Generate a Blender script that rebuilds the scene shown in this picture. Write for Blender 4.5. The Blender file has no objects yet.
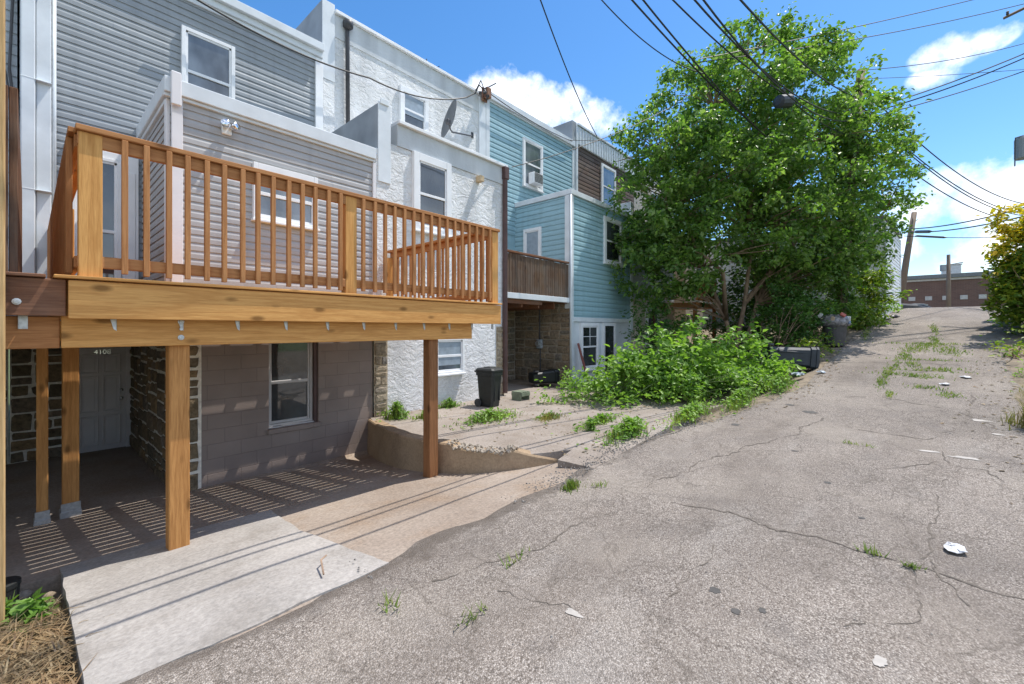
import bpy, math, random
import numpy as np
from mathutils import Vector, Matrix, Euler, noise
random.seed(7); rng = np.random.default_rng(7)
S = bpy.context.scene; C = S.collection
R = math.radians
# ------------------------------------------------------------------ materials
MATS = {}
def newmat(name):
    m = bpy.data.materials.new(name); m.use_nodes = True
    nt = m.node_tree; b = nt.nodes['Principled BSDF']; MATS[name] = m
    return m, nt, b
def N(nt, t, **kw):
    n = nt.nodes.new(t)
    for k, v in kw.items(): setattr(n, k, v)
    return n
def L(nt, a, b): nt.links.new(a, b)
def coords(nt, scale=(1,1,1), loc=(0,0,0), rot=(0,0,0)):
    g = N(nt, 'ShaderNodeNewGeometry'); mp = N(nt, 'ShaderNodeMapping')
    mp.inputs['Scale'].default_value = scale; mp.inputs['Location'].default_value = loc; mp.inputs['Rotation'].default_value = rot
    L(nt, g.outputs['Position'], mp.inputs['Vector']); return mp.outputs['Vector']
def noise_tex(nt, vec, scale, detail=4, rough=.55):
    n = N(nt, 'ShaderNodeTexNoise'); n.inputs['Scale'].default_value = scale; n.inputs['Detail'].default_value = detail
    n.inputs['Roughness'].default_value = rough; L(nt, vec, n.inputs['Vector']); return n.outputs['Fac']
def ramp(nt, fac, stops, interp='LINEAR'):
    r = N(nt, 'ShaderNodeValToRGB'); r.color_ramp.interpolation = interp
    e = r.color_ramp.elements
    while len(e) < len(stops): e.new(.5)
    for i, (p, c) in enumerate(stops):
        e[i].position = p; e[i].color = (*c, 1) if len(c) == 3 else c
    L(nt, fac, r.inputs['Fac']); return r.outputs['Color']
def mix(nt, fac, a, b, mode='MIX'):
    m = N(nt, 'ShaderNodeMix', data_type='RGBA', blend_type=mode)
    for sock, v in ((m.inputs[0], fac), (m.inputs[6], a), (m.inputs[7], b)):
        if isinstance(v, (int, float)): sock.default_value = v
        elif isinstance(v, tuple): sock.default_value = (*v, 1)
        else: L(nt, v, sock)
    return m.outputs[2]
def math_(nt, op, a, b=0.0):
    m = N(nt, 'ShaderNodeMath', operation=op)
    for i, v in enumerate((a, b)):
        if isinstance(v, (int, float)): m.inputs[i].default_value = v
        else: L(nt, v, m.inputs[i])
    return m.outputs[0]
def bump(nt, b, h, strength=.5, dist=.01):
    n = N(nt, 'ShaderNodeBump'); n.inputs['Strength'].default_value = strength; n.inputs['Distance'].default_value = dist
    L(nt, h, n.inputs['Height']); L(nt, n.outputs['Normal'], b.inputs['Normal'])
def island(nt):
    return N(nt, 'ShaderNodeNewGeometry').outputs['Random Per Island']

def plain(name, col, rough=.6, var=.15, scale=6, metal=0, bmp=0, bscale=60, spec=.5):
    m, nt, b = newmat(name)
    v = coords(nt)
    f = noise_tex(nt, v, scale, 5)
    lo = tuple(c*(1-var) for c in col); hi = tuple(min(1, c*(1+var)) for c in col)
    L(nt, ramp(nt, f, [(.3, lo), (.7, hi)]), b.inputs['Base Color'])
    b.inputs['Roughness'].default_value = rough; b.inputs['Metallic'].default_value = metal
    b.inputs['Specular IOR Level'].default_value = spec
    if bmp: bump(nt, b, noise_tex(nt, v, bscale, 4), bmp, .01)
    return m
def wood(name, dark, light, axis, rough=.6, knots=True, weather=0):
    m, nt, b = newmat(name)
    sc = [20, 20, 20]; sc[axis] = 1.1
    v0 = coords(nt, tuple(sc))
    isl = island(nt)
    off = N(nt, 'ShaderNodeVectorMath', operation='ADD'); L(nt, v0, off.inputs[0])
    cmb = N(nt, 'ShaderNodeCombineXYZ')
    L(nt, math_(nt, 'MULTIPLY', isl, 37.), cmb.inputs[0]); L(nt, math_(nt, 'MULTIPLY', isl, 19.), cmb.inputs[1]); L(nt, math_(nt, 'MULTIPLY', isl, 53.), cmb.inputs[2])
    L(nt, cmb.outputs[0], off.inputs[1]); v = off.outputs[0]
    f1 = noise_tex(nt, v, 1.0, 3, .5)
    w = N(nt, 'ShaderNodeMath', operation='SINE'); L(nt, math_(nt, 'MULTIPLY', f1, 24.), w.inputs[0])
    rings = math_(nt, 'ADD', math_(nt, 'MULTIPLY', w.outputs[0], .13), .5)
    fine = noise_tex(nt, v, 9.0, 3, .6)
    g = math_(nt, 'ADD', math_(nt, 'MULTIPLY', rings, .55), math_(nt, 'MULTIPLY', fine, .45))
    col = ramp(nt, g, [(.3, dark), (.68, light)])
    tone = ramp(nt, isl, [(0, (.68, .60, .55)), (.35, (1, 1, 1)), (.7, (.88, .80, .72)), (1, (1.08, 1.0, .86))])
    col = mix(nt, 1.0, col, tone, 'MULTIPLY')
    if knots:
        s2 = [6., 6., 6.]; s2[axis] = 2.6
        vo = N(nt, 'ShaderNodeTexVoronoi'); vo.inputs['Scale'].default_value = 1.0
        o2 = N(nt, 'ShaderNodeVectorMath', operation='ADD'); L(nt, coords(nt, tuple(s2)), o2.inputs[0]); L(nt, cmb.outputs[0], o2.inputs[1])
        L(nt, o2.outputs[0], vo.inputs['Vector'])
        k = ramp(nt, vo.outputs['Distance'], [(.08, (1, 1, 1)), (.19, (0, 0, 0))])
        col = mix(nt, math_(nt, 'MULTIPLY', k, .75), col, tuple(c*.33 for c in dark))
    if weather:
        st = noise_tex(nt, coords(nt, (1.5, 1.5, 1.5)), 1.6, 5, .6)
        col = mix(nt, math_(nt, 'MULTIPLY', ramp(nt, st, [(.4, (0,0,0)), (.65, (1,1,1))]), weather), col, (.16, .14, .12))
    L(nt, col, b.inputs['Base Color']); b.inputs['Roughness'].default_value = rough
    b.inputs['Specular IOR Level'].default_value = .12
    bump(nt, b, g, .5, .004)
    return m
def leafmat(name, cols, trans=.3, rough=.45):
    m, nt, b = newmat(name)
    isl = island(nt)
    n = len(cols)
    col = ramp(nt, isl, [(i/(n-1), c) for i, c in enumerate(cols)])
    big = noise_tex(nt, coords(nt), 1.3, 3)
    col = mix(nt, 1.0, col, ramp(nt, big, [(.35, (.72, .8, .8)), (.68, (1.3, 1.22, 1.0))]), 'MULTIPLY')
    L(nt, col, b.inputs['Base Color']); b.inputs['Roughness'].default_value = rough; b.inputs['Specular IOR Level'].default_value = .4
    t = N(nt, 'ShaderNodeBsdfTranslucent'); L(nt, mix(nt, 1.0, col, (1.3, 1.5, .6), 'MULTIPLY'), t.inputs['Color'])
    ms = N(nt, 'ShaderNodeMixShader'); ms.inputs[0].default_value = trans
    L(nt, b.outputs[0], ms.inputs[1]); L(nt, t.outputs[0], ms.inputs[2])
    L(nt, ms.outputs[0], nt.nodes['Material Output'].inputs['Surface'])
    return m
def vinyl(name, col, dirt=.12):
    m, nt, b = newmat(name)
    f = noise_tex(nt, coords(nt, (.5, .5, 3)), 2.2, 5)
    st = noise_tex(nt, coords(nt, (7, 7, .35)), 1.0, 4)
    c = ramp(nt, f, [(.3, tuple(x*(1-dirt) for x in col)), (.7, tuple(x*(1+dirt*.6) for x in col))])
    c = mix(nt, math_(nt, 'MULTIPLY', ramp(nt, st, [(.5, (0,0,0)), (.75, (1,1,1))]), .5), c, tuple(x*.7 for x in col))
    L(nt, c, b.inputs['Base Color']); b.inputs['Roughness'].default_value = .5
    bump(nt, b, noise_tex(nt, coords(nt, (1, 1, 1)), 5, 2), .06, .02)
    return m
def stucco(name, col, big=.9):
    m, nt, b = newmat(name)
    v = coords(nt)
    wv = N(nt, 'ShaderNodeVectorMath', operation='ADD'); L(nt, v, wv.inputs[0])
    wn = N(nt, 'ShaderNodeTexNoise'); wn.inputs['Scale'].default_value = 3.; L(nt, v, wn.inputs['Vector'])
    ws = N(nt, 'ShaderNodeVectorMath', operation='SCALE'); L(nt, wn.outputs['Color'], ws.inputs[0]); ws.inputs['Scale'].default_value = .35
    L(nt, ws.outputs[0], wv.inputs[1])
    mp = N(nt, 'ShaderNodeMapping'); mp.inputs['Rotation'].default_value = (0, R(32), 0); mp.inputs['Scale'].default_value = (1, 1, 2.3); L(nt, wv.outputs[0], mp.inputs['Vector'])
    n1 = noise_tex(nt, mp.outputs[0], 4.6, 7, .62)
    ridge = ramp(nt, n1, [(.40, (0,0,0)), (.50, (.55,.55,.55)), (.56, (1,1,1)), (.70, (.7,.7,.7))])
    h = math_(nt, 'ADD', math_(nt, 'MULTIPLY', ridge, .75), math_(nt, 'MULTIPLY', noise_tex(nt, v, 30, 5, .7), .35))
    st = noise_tex(nt, coords(nt, (2, 2, .4)), 1.3, 5)
    c = ramp(nt, st, [(.3, tuple(x*.78 for x in col)), (.62, col)])
    L(nt, c, b.inputs['Base Color']); b.inputs['Roughness'].default_value = .85
    b.inputs['Specular IOR Level'].default_value = .2
    bump(nt, b, h, big, .035)
    return m
def concrete(name, c1, c2, stain, crack=0.0, fine=.5):
    m, nt, b = newmat(name)
    v = coords(nt)
    f = noise_tex(nt, v, .9, 6, .62); f2 = noise_tex(nt, v, 38, 3, .7); f3 = noise_tex(nt, coords(nt, (1, 1, 1), (5, 9, 2)), 1.7, 6, .65)
    c = ramp(nt, f, [(.32, c1), (.68, c2)])
    c = mix(nt, math_(nt, 'MULTIPLY', ramp(nt, f3, [(.5, (0,0,0)), (.72, (1,1,1))]), .75), c, stain)
    c = mix(nt, fine, c, ramp(nt, f2, [(.3, (.25,.25,.25)), (.7, (.75,.75,.75))]), 'OVERLAY')
    sp = N(nt, 'ShaderNodeTexVoronoi'); sp.inputs['Scale'].default_value = 13; L(nt, v, sp.inputs['Vector'])
    c = mix(nt, math_(nt, 'MULTIPLY', ramp(nt, sp.outputs['Distance'], [(.035, (1,1,1)), (.075, (0,0,0))]), .6), c, tuple(x*.3 for x in c1))
    L(nt, c, b.inputs['Base Color']); b.inputs['Roughness'].default_value = .9; b.inputs['Specular IOR Level'].default_value = .2
    bump(nt, b, math_(nt, 'ADD', f2, f), .35, .008)
    return m
def stone_m(name, cols):
    m, nt, b = newmat(name)
    isl = island(nt); v = coords(nt)
    col = ramp(nt, isl, [(i/(len(cols)-1), c) for i, c in enumerate(cols)])
    f = noise_tex(nt, v, 14, 6, .7)
    col = mix(nt, .85, col, ramp(nt, f, [(.3, (.2,.2,.2)), (.7, (.8,.8,.8))]), 'OVERLAY')
    L(nt, col, b.inputs['Base Color']); b.inputs['Roughness'].default_value = .85; b.inputs['Specular IOR Level'].default_value = .25
    bump(nt, b, f, 1.0, .03)
    return m
def glass(name, tint=(.02, .03, .04), rough=.03, spec=.6):
    m, nt, b = newmat(name)
    gv = noise_tex(nt, coords(nt, (1, 1, .6)), 1.4, 4)  # mottling paints cloud reflections into the pane's base colour
    L(nt, ramp(nt, gv, [(.35, tuple(t*.5 for t in tint)), (.65, tuple(t*1.9 for t in tint))]), b.inputs['Base Color']); b.inputs['Roughness'].default_value = rough
    b.inputs['IOR'].default_value = 1.95; b.inputs['Specular IOR Level'].default_value = .5
    bump(nt, b, noise_tex(nt, coords(nt), 1.5, 1), .08, .05)
    return m

# wood colours
HD, HL = (.47, .215, .062), (.76, .42, .145)      # honey new lumber
RD, RL = (.32, .135, .05), (.55, .275, .115)       # reddish stained lumber
wx = wood('lumber_x', HD, HL, 0); wy = wood('lumber_y', HD, HL, 1); wz = wood('lumber_z', HD, HL, 2)
rx = wood('red_lumber_x', RD, RL, 0); ry = wood('red_lumber_y', RD, RL, 1); rz = wood('red_lumber_z', RD, RL, 2, knots=False)
pz = wood('post_lumber', (.33, .145, .045), (.62, .315, .11), 2)
oldx = wood('old_lumber_x', (.13, .055, .03), (.30, .145, .08), 0, weather=.35)
oldz = wood('old_lumber_z', (.10, .05, .03), (.24, .13, .075), 2, weather=.5)
greyz = wood('weathered_board', (.085, .055, .04), (.20, .135, .095), 2, weather=.5)
polez = wood('pole_wood', (.13, .095, .07), (.30, .24, .19), 2, knots=False, weather=.4)
palez = wood('pale_lumber', (.40, .25, .11), (.66, .46, .23), 2)
grey_v = vinyl('grey_vinyl', (.31, .335, .355)); grey_v2 = vinyl('warm_grey_vinyl', (.42, .415, .415))
teal_v = vinyl('teal_vinyl', (.31, .49, .555)); pale_v = vinyl('pale_grey_vinyl', (.40, .44, .47)); white_v = vinyl('white_vinyl', (.74, .75, .76))
brown_sh = wood('brown_shingle', (.10, .075, .065), (.25, .19, .165), 0, knots=False, weather=.4)
white = plain('white_trim', (.82, .83, .84), .45, .06, 3); trimg = plain('aluminium_wrap', (.68, .72, .75), .38, .1, 2.5, bmp=.12, bscale=3)
lightgrey = plain('light_grey_coping', (.66, .70, .73), .4, .08, 3)
pinkwhite = plain('corner_trim', (.74, .72, .73), .5, .05, 3)
greyside = plain('parapet_side_felt', (.30, .33, .36), .8, .22, 1.4)
roofm = plain('roof_felt', (.16, .16, .17), .9, .2, 3)
stuc = stucco('white_stucco', (.80, .81, .815), .6); stuc2 = stucco('smooth_stucco', (.62, .65, .675), .12); stuc_low = stucco('lower_stucco', (.81, .81, .815), .65)
glassd = glass('window_glass', (.04, .048, .052), .04, .8); glassb = glass('window_glass_blue', (.11, .13, .15), .08, .7); blind = plain('window_blind', (.30, .36, .42), .35, .15, 9)
metal = plain('galvanised_steel', (.52, .53, .53), .42, .2, 30, metal=.75); chrome = plain('bright_metal', (.75, .75, .75), .15, .05, 5, metal=1)
darkm = plain('dark_metal', (.05, .05, .055), .5, .2, 8); greyframe = plain('dull_white_frame', (.50, .48, .47), .5, .08, 5); brownpipe = plain('brown_downspout', (.085, .045, .04), .55, .25, 4)
blackp = plain('black_plastic', (.016, .018, .018), .5, .25, 12, bmp=.1); bluep = plain('slate_plastic', (.022, .03, .04), .5, .25, 6, bmp=.15, bscale=14)
greyp = plain('grey_plastic', (.055, .053, .055), .5, .25, 9)
doorm = plain('grey_door_paint', (.68, .62, .60), .5, .07, 3); wirem = plain('cable_rubber', (.02, .02, .022), .6, .2, 3)
dishm = plain('dish_grey', (.13, .14, .15), .5, .1, 4)
mortar_w = plain('white_mortar', (.80, .74, .64), .9, .2, 14, bmp=.4); mortar_t = plain('tan_mortar', (.42, .34, .24), .9, .25, 9, bmp=.4); mortar_d = plain('dull_mortar', (.36, .30, .23), .9, .25, 7, bmp=.4)
stone_dark = stone_m('dark_fieldstone', [(.12, .095, .065), (.23, .17, .10), (.16, .135, .10), (.30, .20, .105), (.20, .165, .13)])
stone_brown = stone_m('brown_fieldstone', [(.16, .125, .085), (.27, .20, .13), (.19, .165, .13), (.32, .235, .15), (.22, .17, .115)])
stone_pale = stone_m('pale_fieldstone', [(.26, .21, .15), (.36, .30, .22), (.22, .20, .18), (.42, .33, .22)])
slabm = concrete('new_concrete', (.27, .25, .228), (.40, .375, .348), (.20, .178, .152), fine=.4)
oldcon = concrete('old_concrete', (.25, .20, .16), (.35, .295, .245), (.27, .195, .135))
padcon = concrete('yard_concrete', (.235, .20, .17), (.335, .295, .26), (.20, .16, .125))
tanwall = concrete('tan_render', (.27, .19, .115), (.38, .28, .185), (.19, .13, .085), fine=.35)
rubble = plain('broken_concrete', (.33, .285, .23), .9, .35, 25, bmp=.8, bscale=30)
soil = plain('bare_soil', (.20, .16, .115), .95, .4, 5, bmp=.8, bscale=25)
clear = plain('bag_plastic', (.20, .19, .195), .3, .6, 14, bmp=.6, bscale=20)
redboard = plain('red_board', (.24, .075, .06), .7, .2, 6)
treeleaf = leafmat('tree_leaf', [(.062, .135, .032), (.125, .23, .05), (.20, .32, .072), (.09, .18, .05), (.27, .375, .14), (.15, .23, .10)], .48, .38)
weedleaf = leafmat('weed_leaf', [(.125, .24, .04), (.19, .325, .06), (.26, .40, .10), (.155, .28, .06)], .42)
darkleaf = leafmat('vine_leaf', [(.04, .10, .025), (.075, .165, .04), (.105, .205, .045)], .35)
ailleaf = leafmat('ailanthus_leaf', [(.09, .19, .03), (.15, .25, .04), (.24, .27, .04), (.11, .21, .03)], .4)
goldleaf = leafmat('golden_leaf', [(.62, .45, .03), (.50, .42, .05), (.66, .43, .03), (.34, .36, .05)], .35)
hedgeleaf = leafmat('hedge_leaf', [(.08, .16, .025), (.16, .25, .035), (.28, .32, .045), (.11, .20, .03)], .38)
grassm = leafmat('grass_blade', [(.10, .17, .03), (.17, .24, .05), (.24, .25, .08)], .3)
drygrass = leafmat('dry_grass', [(.30, .23, .09), (.20, .21, .06), (.38, .30, .13)], .3)
strawm = leafmat('straw', [(.27, .18, .105), (.18, .115, .07), (.36, .27, .175), (.12, .08, .055)], .15)
bark = plain('bark', (.30, .205, .14), .95, .35, 7, bmp=1., bscale=18)
def block_m():
    m, nt, b = newmat('painted_block')
    v = coords(nt, (1, 1, 1))
    sep = N(nt, 'ShaderNodeSeparateXYZ'); L(nt, v, sep.inputs[0])
    cb = N(nt, 'ShaderNodeCombineXYZ'); L(nt, sep.outputs[0], cb.inputs[0]); L(nt, sep.outputs[2], cb.inputs[1])
    br = N(nt, 'ShaderNodeTexBrick'); L(nt, cb.outputs[0], br.inputs['Vector'])
    br.inputs['Scale'].default_value = 1; br.inputs['Brick Width'].default_value = .41; br.inputs['Row Height'].default_value = .205
    br.inputs['Mortar Size'].default_value = .006; br.inputs['Mortar Smooth'].default_value = .5
    br.inputs['Color1'].default_value = (.245, .192, .165, 1); br.inputs['Color2'].default_value = (.27, .213, .183, 1); br.inputs['Mortar'].default_value = (.215, .168, .146, 1)
    f = noise_tex(nt, v, 1.8, 5)
    c = mix(nt, .5, br.outputs['Color'], ramp(nt, f, [(.3, (.36,.36,.36)), (.7, (.6,.6,.6))]), 'OVERLAY')
    L(nt, c, b.inputs['Base Color']); b.inputs['Roughness'].default_value = .75
    h = math_(nt, 'ADD', math_(nt, 'MULTIPLY', br.outputs['Fac'], -1.), math_(nt, 'MULTIPLY', noise_tex(nt, v, 60, 3), .25))
    bump(nt, b, h, .5, .010)
    return m
blockm = block_m()
def farbrick():
    m, nt, b = newmat('far_brick')
    sep = N(nt, 'ShaderNodeSeparateXYZ'); L(nt, coords(nt), sep.inputs[0])
    cb = N(nt, 'ShaderNodeCombineXYZ'); L(nt, sep.outputs[1], cb.inputs[0]); L(nt, sep.outputs[2], cb.inputs[1])
    br = N(nt, 'ShaderNodeTexBrick'); L(nt, cb.outputs[0], br.inputs['Vector'])
    br.inputs['Scale'].default_value = 1; br.inputs['Brick Width'].default_value = .4; br.inputs['Row Height'].default_value = .13; br.inputs['Mortar Size'].default_value = .01
    br.inputs['Color1'].default_value = (.17, .095, .075, 1); br.inputs['Color2'].default_value = (.135, .08, .065, 1); br.inputs['Mortar'].default_value = (.20, .145, .125, 1)
    L(nt, mix(nt, .5, br.outputs['Color'], ramp(nt, noise_tex(nt, coords(nt), .5, 4), [(.3, (.35,)*3), (.7, (.6,)*3)]), 'OVERLAY'), b.inputs['Base Color'])
    b.inputs['Roughness'].default_value = .9
    return m
farbr = farbrick()
def asphalt():
    m, nt, b = newmat('worn_asphalt')
    v = coords(nt)
    vo = N(nt, 'ShaderNodeTexVoronoi'); vo.inputs['Scale'].default_value = 120; L(nt, v, vo.inputs['Vector'])
    sepc = N(nt, 'ShaderNodeSeparateColor'); L(nt, vo.outputs['Color'], sepc.inputs[0])
    agg = ramp(nt, sepc.outputs[0], [(0, (.145, .128, .114)), (.25, (.262, .236, .214)), (.7, (.345, .314, .287)), (1, (.52, .485, .45))])
    gaps = ramp(nt, vo.outputs['Distance'], [(.35, (1, 1, 1)), (.75, (.62, .6, .58))])
    c = mix(nt, 1.0, agg, gaps, 'MULTIPLY')
    big = noise_tex(nt, v, .55, 6, .6); mid = noise_tex(nt, coords(nt, (1, 1, 1), (3, 7, 0)), 2.6, 5, .65)
    c = mix(nt, .75, c, ramp(nt, big, [(.3, (.34, .325, .31)), (.7, (.63, .60, .565))]), 'OVERLAY')
    c = mix(nt, math_(nt, 'MULTIPLY', ramp(nt, mid, [(.55, (0,0,0)), (.72, (1,1,1))]), .42), c, (.15, .135, .125))
    pale = noise_tex(nt, coords(nt, (.5, 1.6, 1), (11, 2, 0)), 1.2, 5, .6)
    c = mix(nt, math_(nt, 'MULTIPLY', ramp(nt, pale, [(.55, (0,0,0)), (.75, (1,1,1))]), .3), c, (.43, .40, .365))
    # dirt drifts, worn lanes and a fine crack network
    drift = noise_tex(nt, coords(nt, (.35, 1.1, 1), (4, 1, 0)), 1.0, 7, .68)
    c = mix(nt, math_(nt, 'MULTIPLY', ramp(nt, drift, [(.48, (0,0,0)), (.66, (1,1,1))]), .55), c, (.185, .155, .13))
    tan = noise_tex(nt, coords(nt, (1, 1, 1), (9, 14, 0)), .7, 6, .6)
    c = mix(nt, math_(nt, 'MULTIPLY', ramp(nt, tan, [(.5, (0,0,0)), (.68, (1,1,1))]), .45), c, (.36, .315, .265))
    sx = N(nt, 'ShaderNodeSeparateXYZ'); L(nt, v, sx.inputs[0])
    ed = N(nt, 'ShaderNodeMapRange'); L(nt, sx.outputs[1], ed.inputs[0]); ed.inputs[1].default_value = 2.25; ed.inputs[2].default_value = 2.62
    en = noise_tex(nt, coords(nt, (1, 1.5, 1), (6, 3, 0)), 3.2, 6, .7)
    em = math_(nt, 'MULTIPLY', ramp(nt, math_(nt, 'ADD', math_(nt, 'MULTIPLY', ed.outputs[0], .45), en), [(.74, (0,0,0)), (.90, (1,1,1))]), .7)
    c = mix(nt, em, c, (.125, .105, .088))
    wob = N(nt, 'ShaderNodeTexNoise'); wob.inputs['Scale'].default_value = 2.3; wob.inputs['Detail'].default_value = 6; L(nt, v, wob.inputs['Vector'])
    wsc = N(nt, 'ShaderNodeVectorMath', operation='SCALE'); L(nt, wob.outputs['Color'], wsc.inputs[0]); wsc.inputs['Scale'].default_value = .55
    wad = N(nt, 'ShaderNodeVectorMath', operation='ADD'); L(nt, v, wad.inputs[0]); L(nt, wsc.outputs[0], wad.inputs[1])
    cv = N(nt, 'ShaderNodeTexVoronoi', feature='DISTANCE_TO_EDGE'); cv.inputs['Scale'].default_value = .95; L(nt, wad.outputs[0], cv.inputs['Vector'])
    cv2 = N(nt, 'ShaderNodeTexVoronoi', feature='DISTANCE_TO_EDGE'); cv2.inputs['Scale'].default_value = 3.4; L(nt, wad.outputs[0], cv2.inputs['Vector'])
    zone = ramp(nt, noise_tex(nt, coords(nt, (1, 1, 1), (2, 5, 0)), .6, 4), [(.45, (0,0,0)), (.6, (1,1,1))])
    hair = math_(nt, 'MAXIMUM', math_(nt, 'MULTIPLY', ramp(nt, cv.outputs['Distance'], [(.003, (1,1,1)), (.010, (0,0,0))]), .38), math_(nt, 'MULTIPLY', math_(nt, 'MULTIPLY', ramp(nt, cv2.outputs['Distance'], [(.01, (1,1,1)), (.032, (0,0,0))]), zone), .4))
    c = mix(nt, hair, c, (.09, .075, .06))
    L(nt, c, b.inputs['Base Color']); b.inputs['Roughness'].default_value = .92; b.inputs['Specular IOR Level'].default_value = .2
    h = math_(nt, 'ADD', math_(nt, 'MULTIPLY', vo.outputs['Distance'], -.9), math_(nt, 'MULTIPLY', mid, 1.5))
    bump(nt, b, h, .9, .010)
    return m
asph = asphalt()
crackm = plain('crack_dirt', (.13, .11, .09), .95, .3, 20); tarm = plain('tar_spot', (.065, .06, .055), .7, .3, 20); patchm = plain('pale_patch', (.40, .37, .335), .9, .2, 12)
gravelm = plain('loose_gravel', (.23, .21, .19), .95, .5, 45, bmp=1., bscale=50)
grassland = plain('rough_grass', (.10, .13, .04), .95, .4, 1.5, bmp=.8, bscale=8)

# ------------------------------------------------------------------ mesh helpers
ORG = {}
class MB:
    def __init__(s): s.v = []; s.f = []; s.m = []; s.mi = 0
    def add(s, vs, fs):
        o = len(s.v); s.v += [tuple(v) for v in vs]; s.f += [tuple(i+o for i in f) for f in fs]; s.m += [s.mi]*len(fs); return s
    def box(s, x0, x1, y0, y1, z0, z1):
        return s.add([(x0,y0,z0),(x1,y0,z0),(x1,y1,z0),(x0,y1,z0),(x0,y0,z1),(x1,y0,z1),(x1,y1,z1),(x0,y1,z1)],
                     [(0,3,2,1),(4,5,6,7),(0,1,5,4),(1,2,6,5),(2,3,7,6),(3,0,4,7)])
    def bbox(s, x0, x1, y0, y1, z0, z1, b=.006):
        """box with chamfered edges"""
        b = min(b, (x1-x0)*.45, (y1-y0)*.45, (z1-z0)*.45)
        vs = []; idx = {}
        X = (x0, x1); Y = (y0, y1); Z = (z0, z1)
        for i in (0,1):
            for j in (0,1):
                for k in (0,1):
                    dx = b*(1-2*i); dy = b*(1-2*j); dz = b*(1-2*k)
                    for a in range(3):
                        p = [X[i]+dx, Y[j]+dy, Z[k]+dz]; p[a] = (X[i], Y[j], Z[k])[a]
                        idx[(i,j,k,a)] = len(vs); vs.append(tuple(p))
        fs = []
        q = [(0,0),(1,0),(1,1),(0,1)]
        for a in range(3):
            for e in (0,1):
                f = []
                for (p, r) in q:
                    c = [0,0,0]; c[a] = e; c[(a+1)%3] = p; c[(a+2)%3] = r; f.append(idx[(*c, a)])
                fs.append(tuple(f if e else f[::-1]))
        for a in range(3):     # edges along axis a
            o1, o2 = (a+1)%3, (a+2)%3
            for p in (0,1):
                for r in (0,1):
                    c0 = [0,0,0]; c0[o1] = p; c0[o2] = r; c1 = list(c0); c1[a] = 1
                    f = [idx[(*c0, o1)], idx[(*c1, o1)], idx[(*c1, o2)], idx[(*c0, o2)]]
                    fs.append(tuple(f if p == r else f[::-1])[::-1])
        for i in (0,1):
            for j in (0,1):
                for k in (0,1):
                    f = (idx[(i,j,k,0)], idx[(i,j,k,1)], idx[(i,j,k,2)]); fs.append(f if (i+j+k) % 2 else f[::-1])
        return s.add(vs, fs)
    def quad(s, *p): return s.add(p, [tuple(range(len(p)))])
    def tube(s, pts, r, n=8, cap=True):
        pts = [Vector(p) for p in pts]; k = len(pts); rs = r if hasattr(r, '__len__') else [r]*k
        vs = []; prev = None
        for i, p in enumerate(pts):
            t = (pts[min(i+1, k-1)] - pts[max(i-1, 0)]).normalized()
            if prev is None:
                u = t.cross(Vector((0,0,1)) if abs(t.z) < .9 else Vector((1,0,0))).normalized()
            else:
                u = (prev - t*prev.dot(t)).normalized()
            prev = u; w = t.cross(u)
            for j in range(n):
                a = 2*math.pi*j/n; vs.append(p + (u*math.cos(a) + w*math.sin(a))*rs[i])
        fs = [(i*n+j, i*n+(j+1)%n, (i+1)*n+(j+1)%n, (i+1)*n+j) for i in range(k-1) for j in range(n)]
        if cap: fs += [tuple(range(n))[::-1], tuple((k-1)*n+j for j in range(n))]
        return s.add(vs, fs)
    def lathe(s, prof, c=(0,0,0), n=20, wob=0):
        vs = []
        for (r, z) in prof:
            for j in range(n):
                a = 2*math.pi*j/n; q = r*(1 + (random.uniform(-wob, wob) if wob else 0)); vs.append((c[0]+q*math.cos(a), c[1]+q*math.sin(a), c[2]+z))
        k = len(prof)
        fs = [(i*n+j, i*n+(j+1)%n, (i+1)*n+(j+1)%n, (i+1)*n+j) for i in range(k-1) for j in range(n)]
        fs += [tuple(range(n))[::-1], tuple((k-1)*n+j for j in range(n))]
        return s.add(vs, fs)
    def xf(s, M, start=0):
        for i in range(start, len(s.v)): s.v[i] = tuple(M @ Vector(s.v[i]))
        return s
    def build(s, name, mats, parent=None, origin=None, smooth=False):
        me = bpy.data.meshes.new(name)
        root = parent
        if parent is not None: org = Vector(ORG[parent.name])
        else: org = Vector(origin) if origin is not None else Vector((0,0,0))
        me.from_pydata([tuple(Vector(v)-org) for v in s.v], [], s.f)
        mats = mats if isinstance(mats, (list, tuple)) else [mats]
        for m in mats: me.materials.append(m)
        if len(mats) > 1: me.polygons.foreach_set('material_index', s.m)
        if smooth: me.polygons.foreach_set('use_smooth', [True]*len(me.polygons))
        me.update()
        o = bpy.data.objects.new(name, me); C.objects.link(o)
        if parent is not None: o.parent = parent
        else: o.location = org
        ORG[o.name] = tuple(org)
        return o
def tag(o, label=None, cat=None, group=None, kind=None):
    if label: o['label'] = label
    if cat: o['category'] = cat
    if group: o['group'] = group
    if kind: o['kind'] = kind
    return o
def thing(name, loc, label, cat, group=None):
    o = bpy.data.objects.new(name, None); C.objects.link(o); o.location = loc; o.empty_display_size = .2
    ORG[o.name] = tuple(loc); return tag(o, label, cat, group)
def struct(o): o['kind'] = 'structure'; return o
def copy_tree(o, loc, rot=None, label=None, parent=None):
    c = o.copy(); C.objects.link(c)
    if parent is not None: c.parent = parent
    else:
        c.location = loc; ORG[c.name] = tuple(loc)
        if rot is not None: c.rotation_euler = rot
        if label: c['label'] = label
    for ch in [x for x in bpy.data.objects if x.parent == o]: copy_tree(ch, None, parent=c)
    return c
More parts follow.
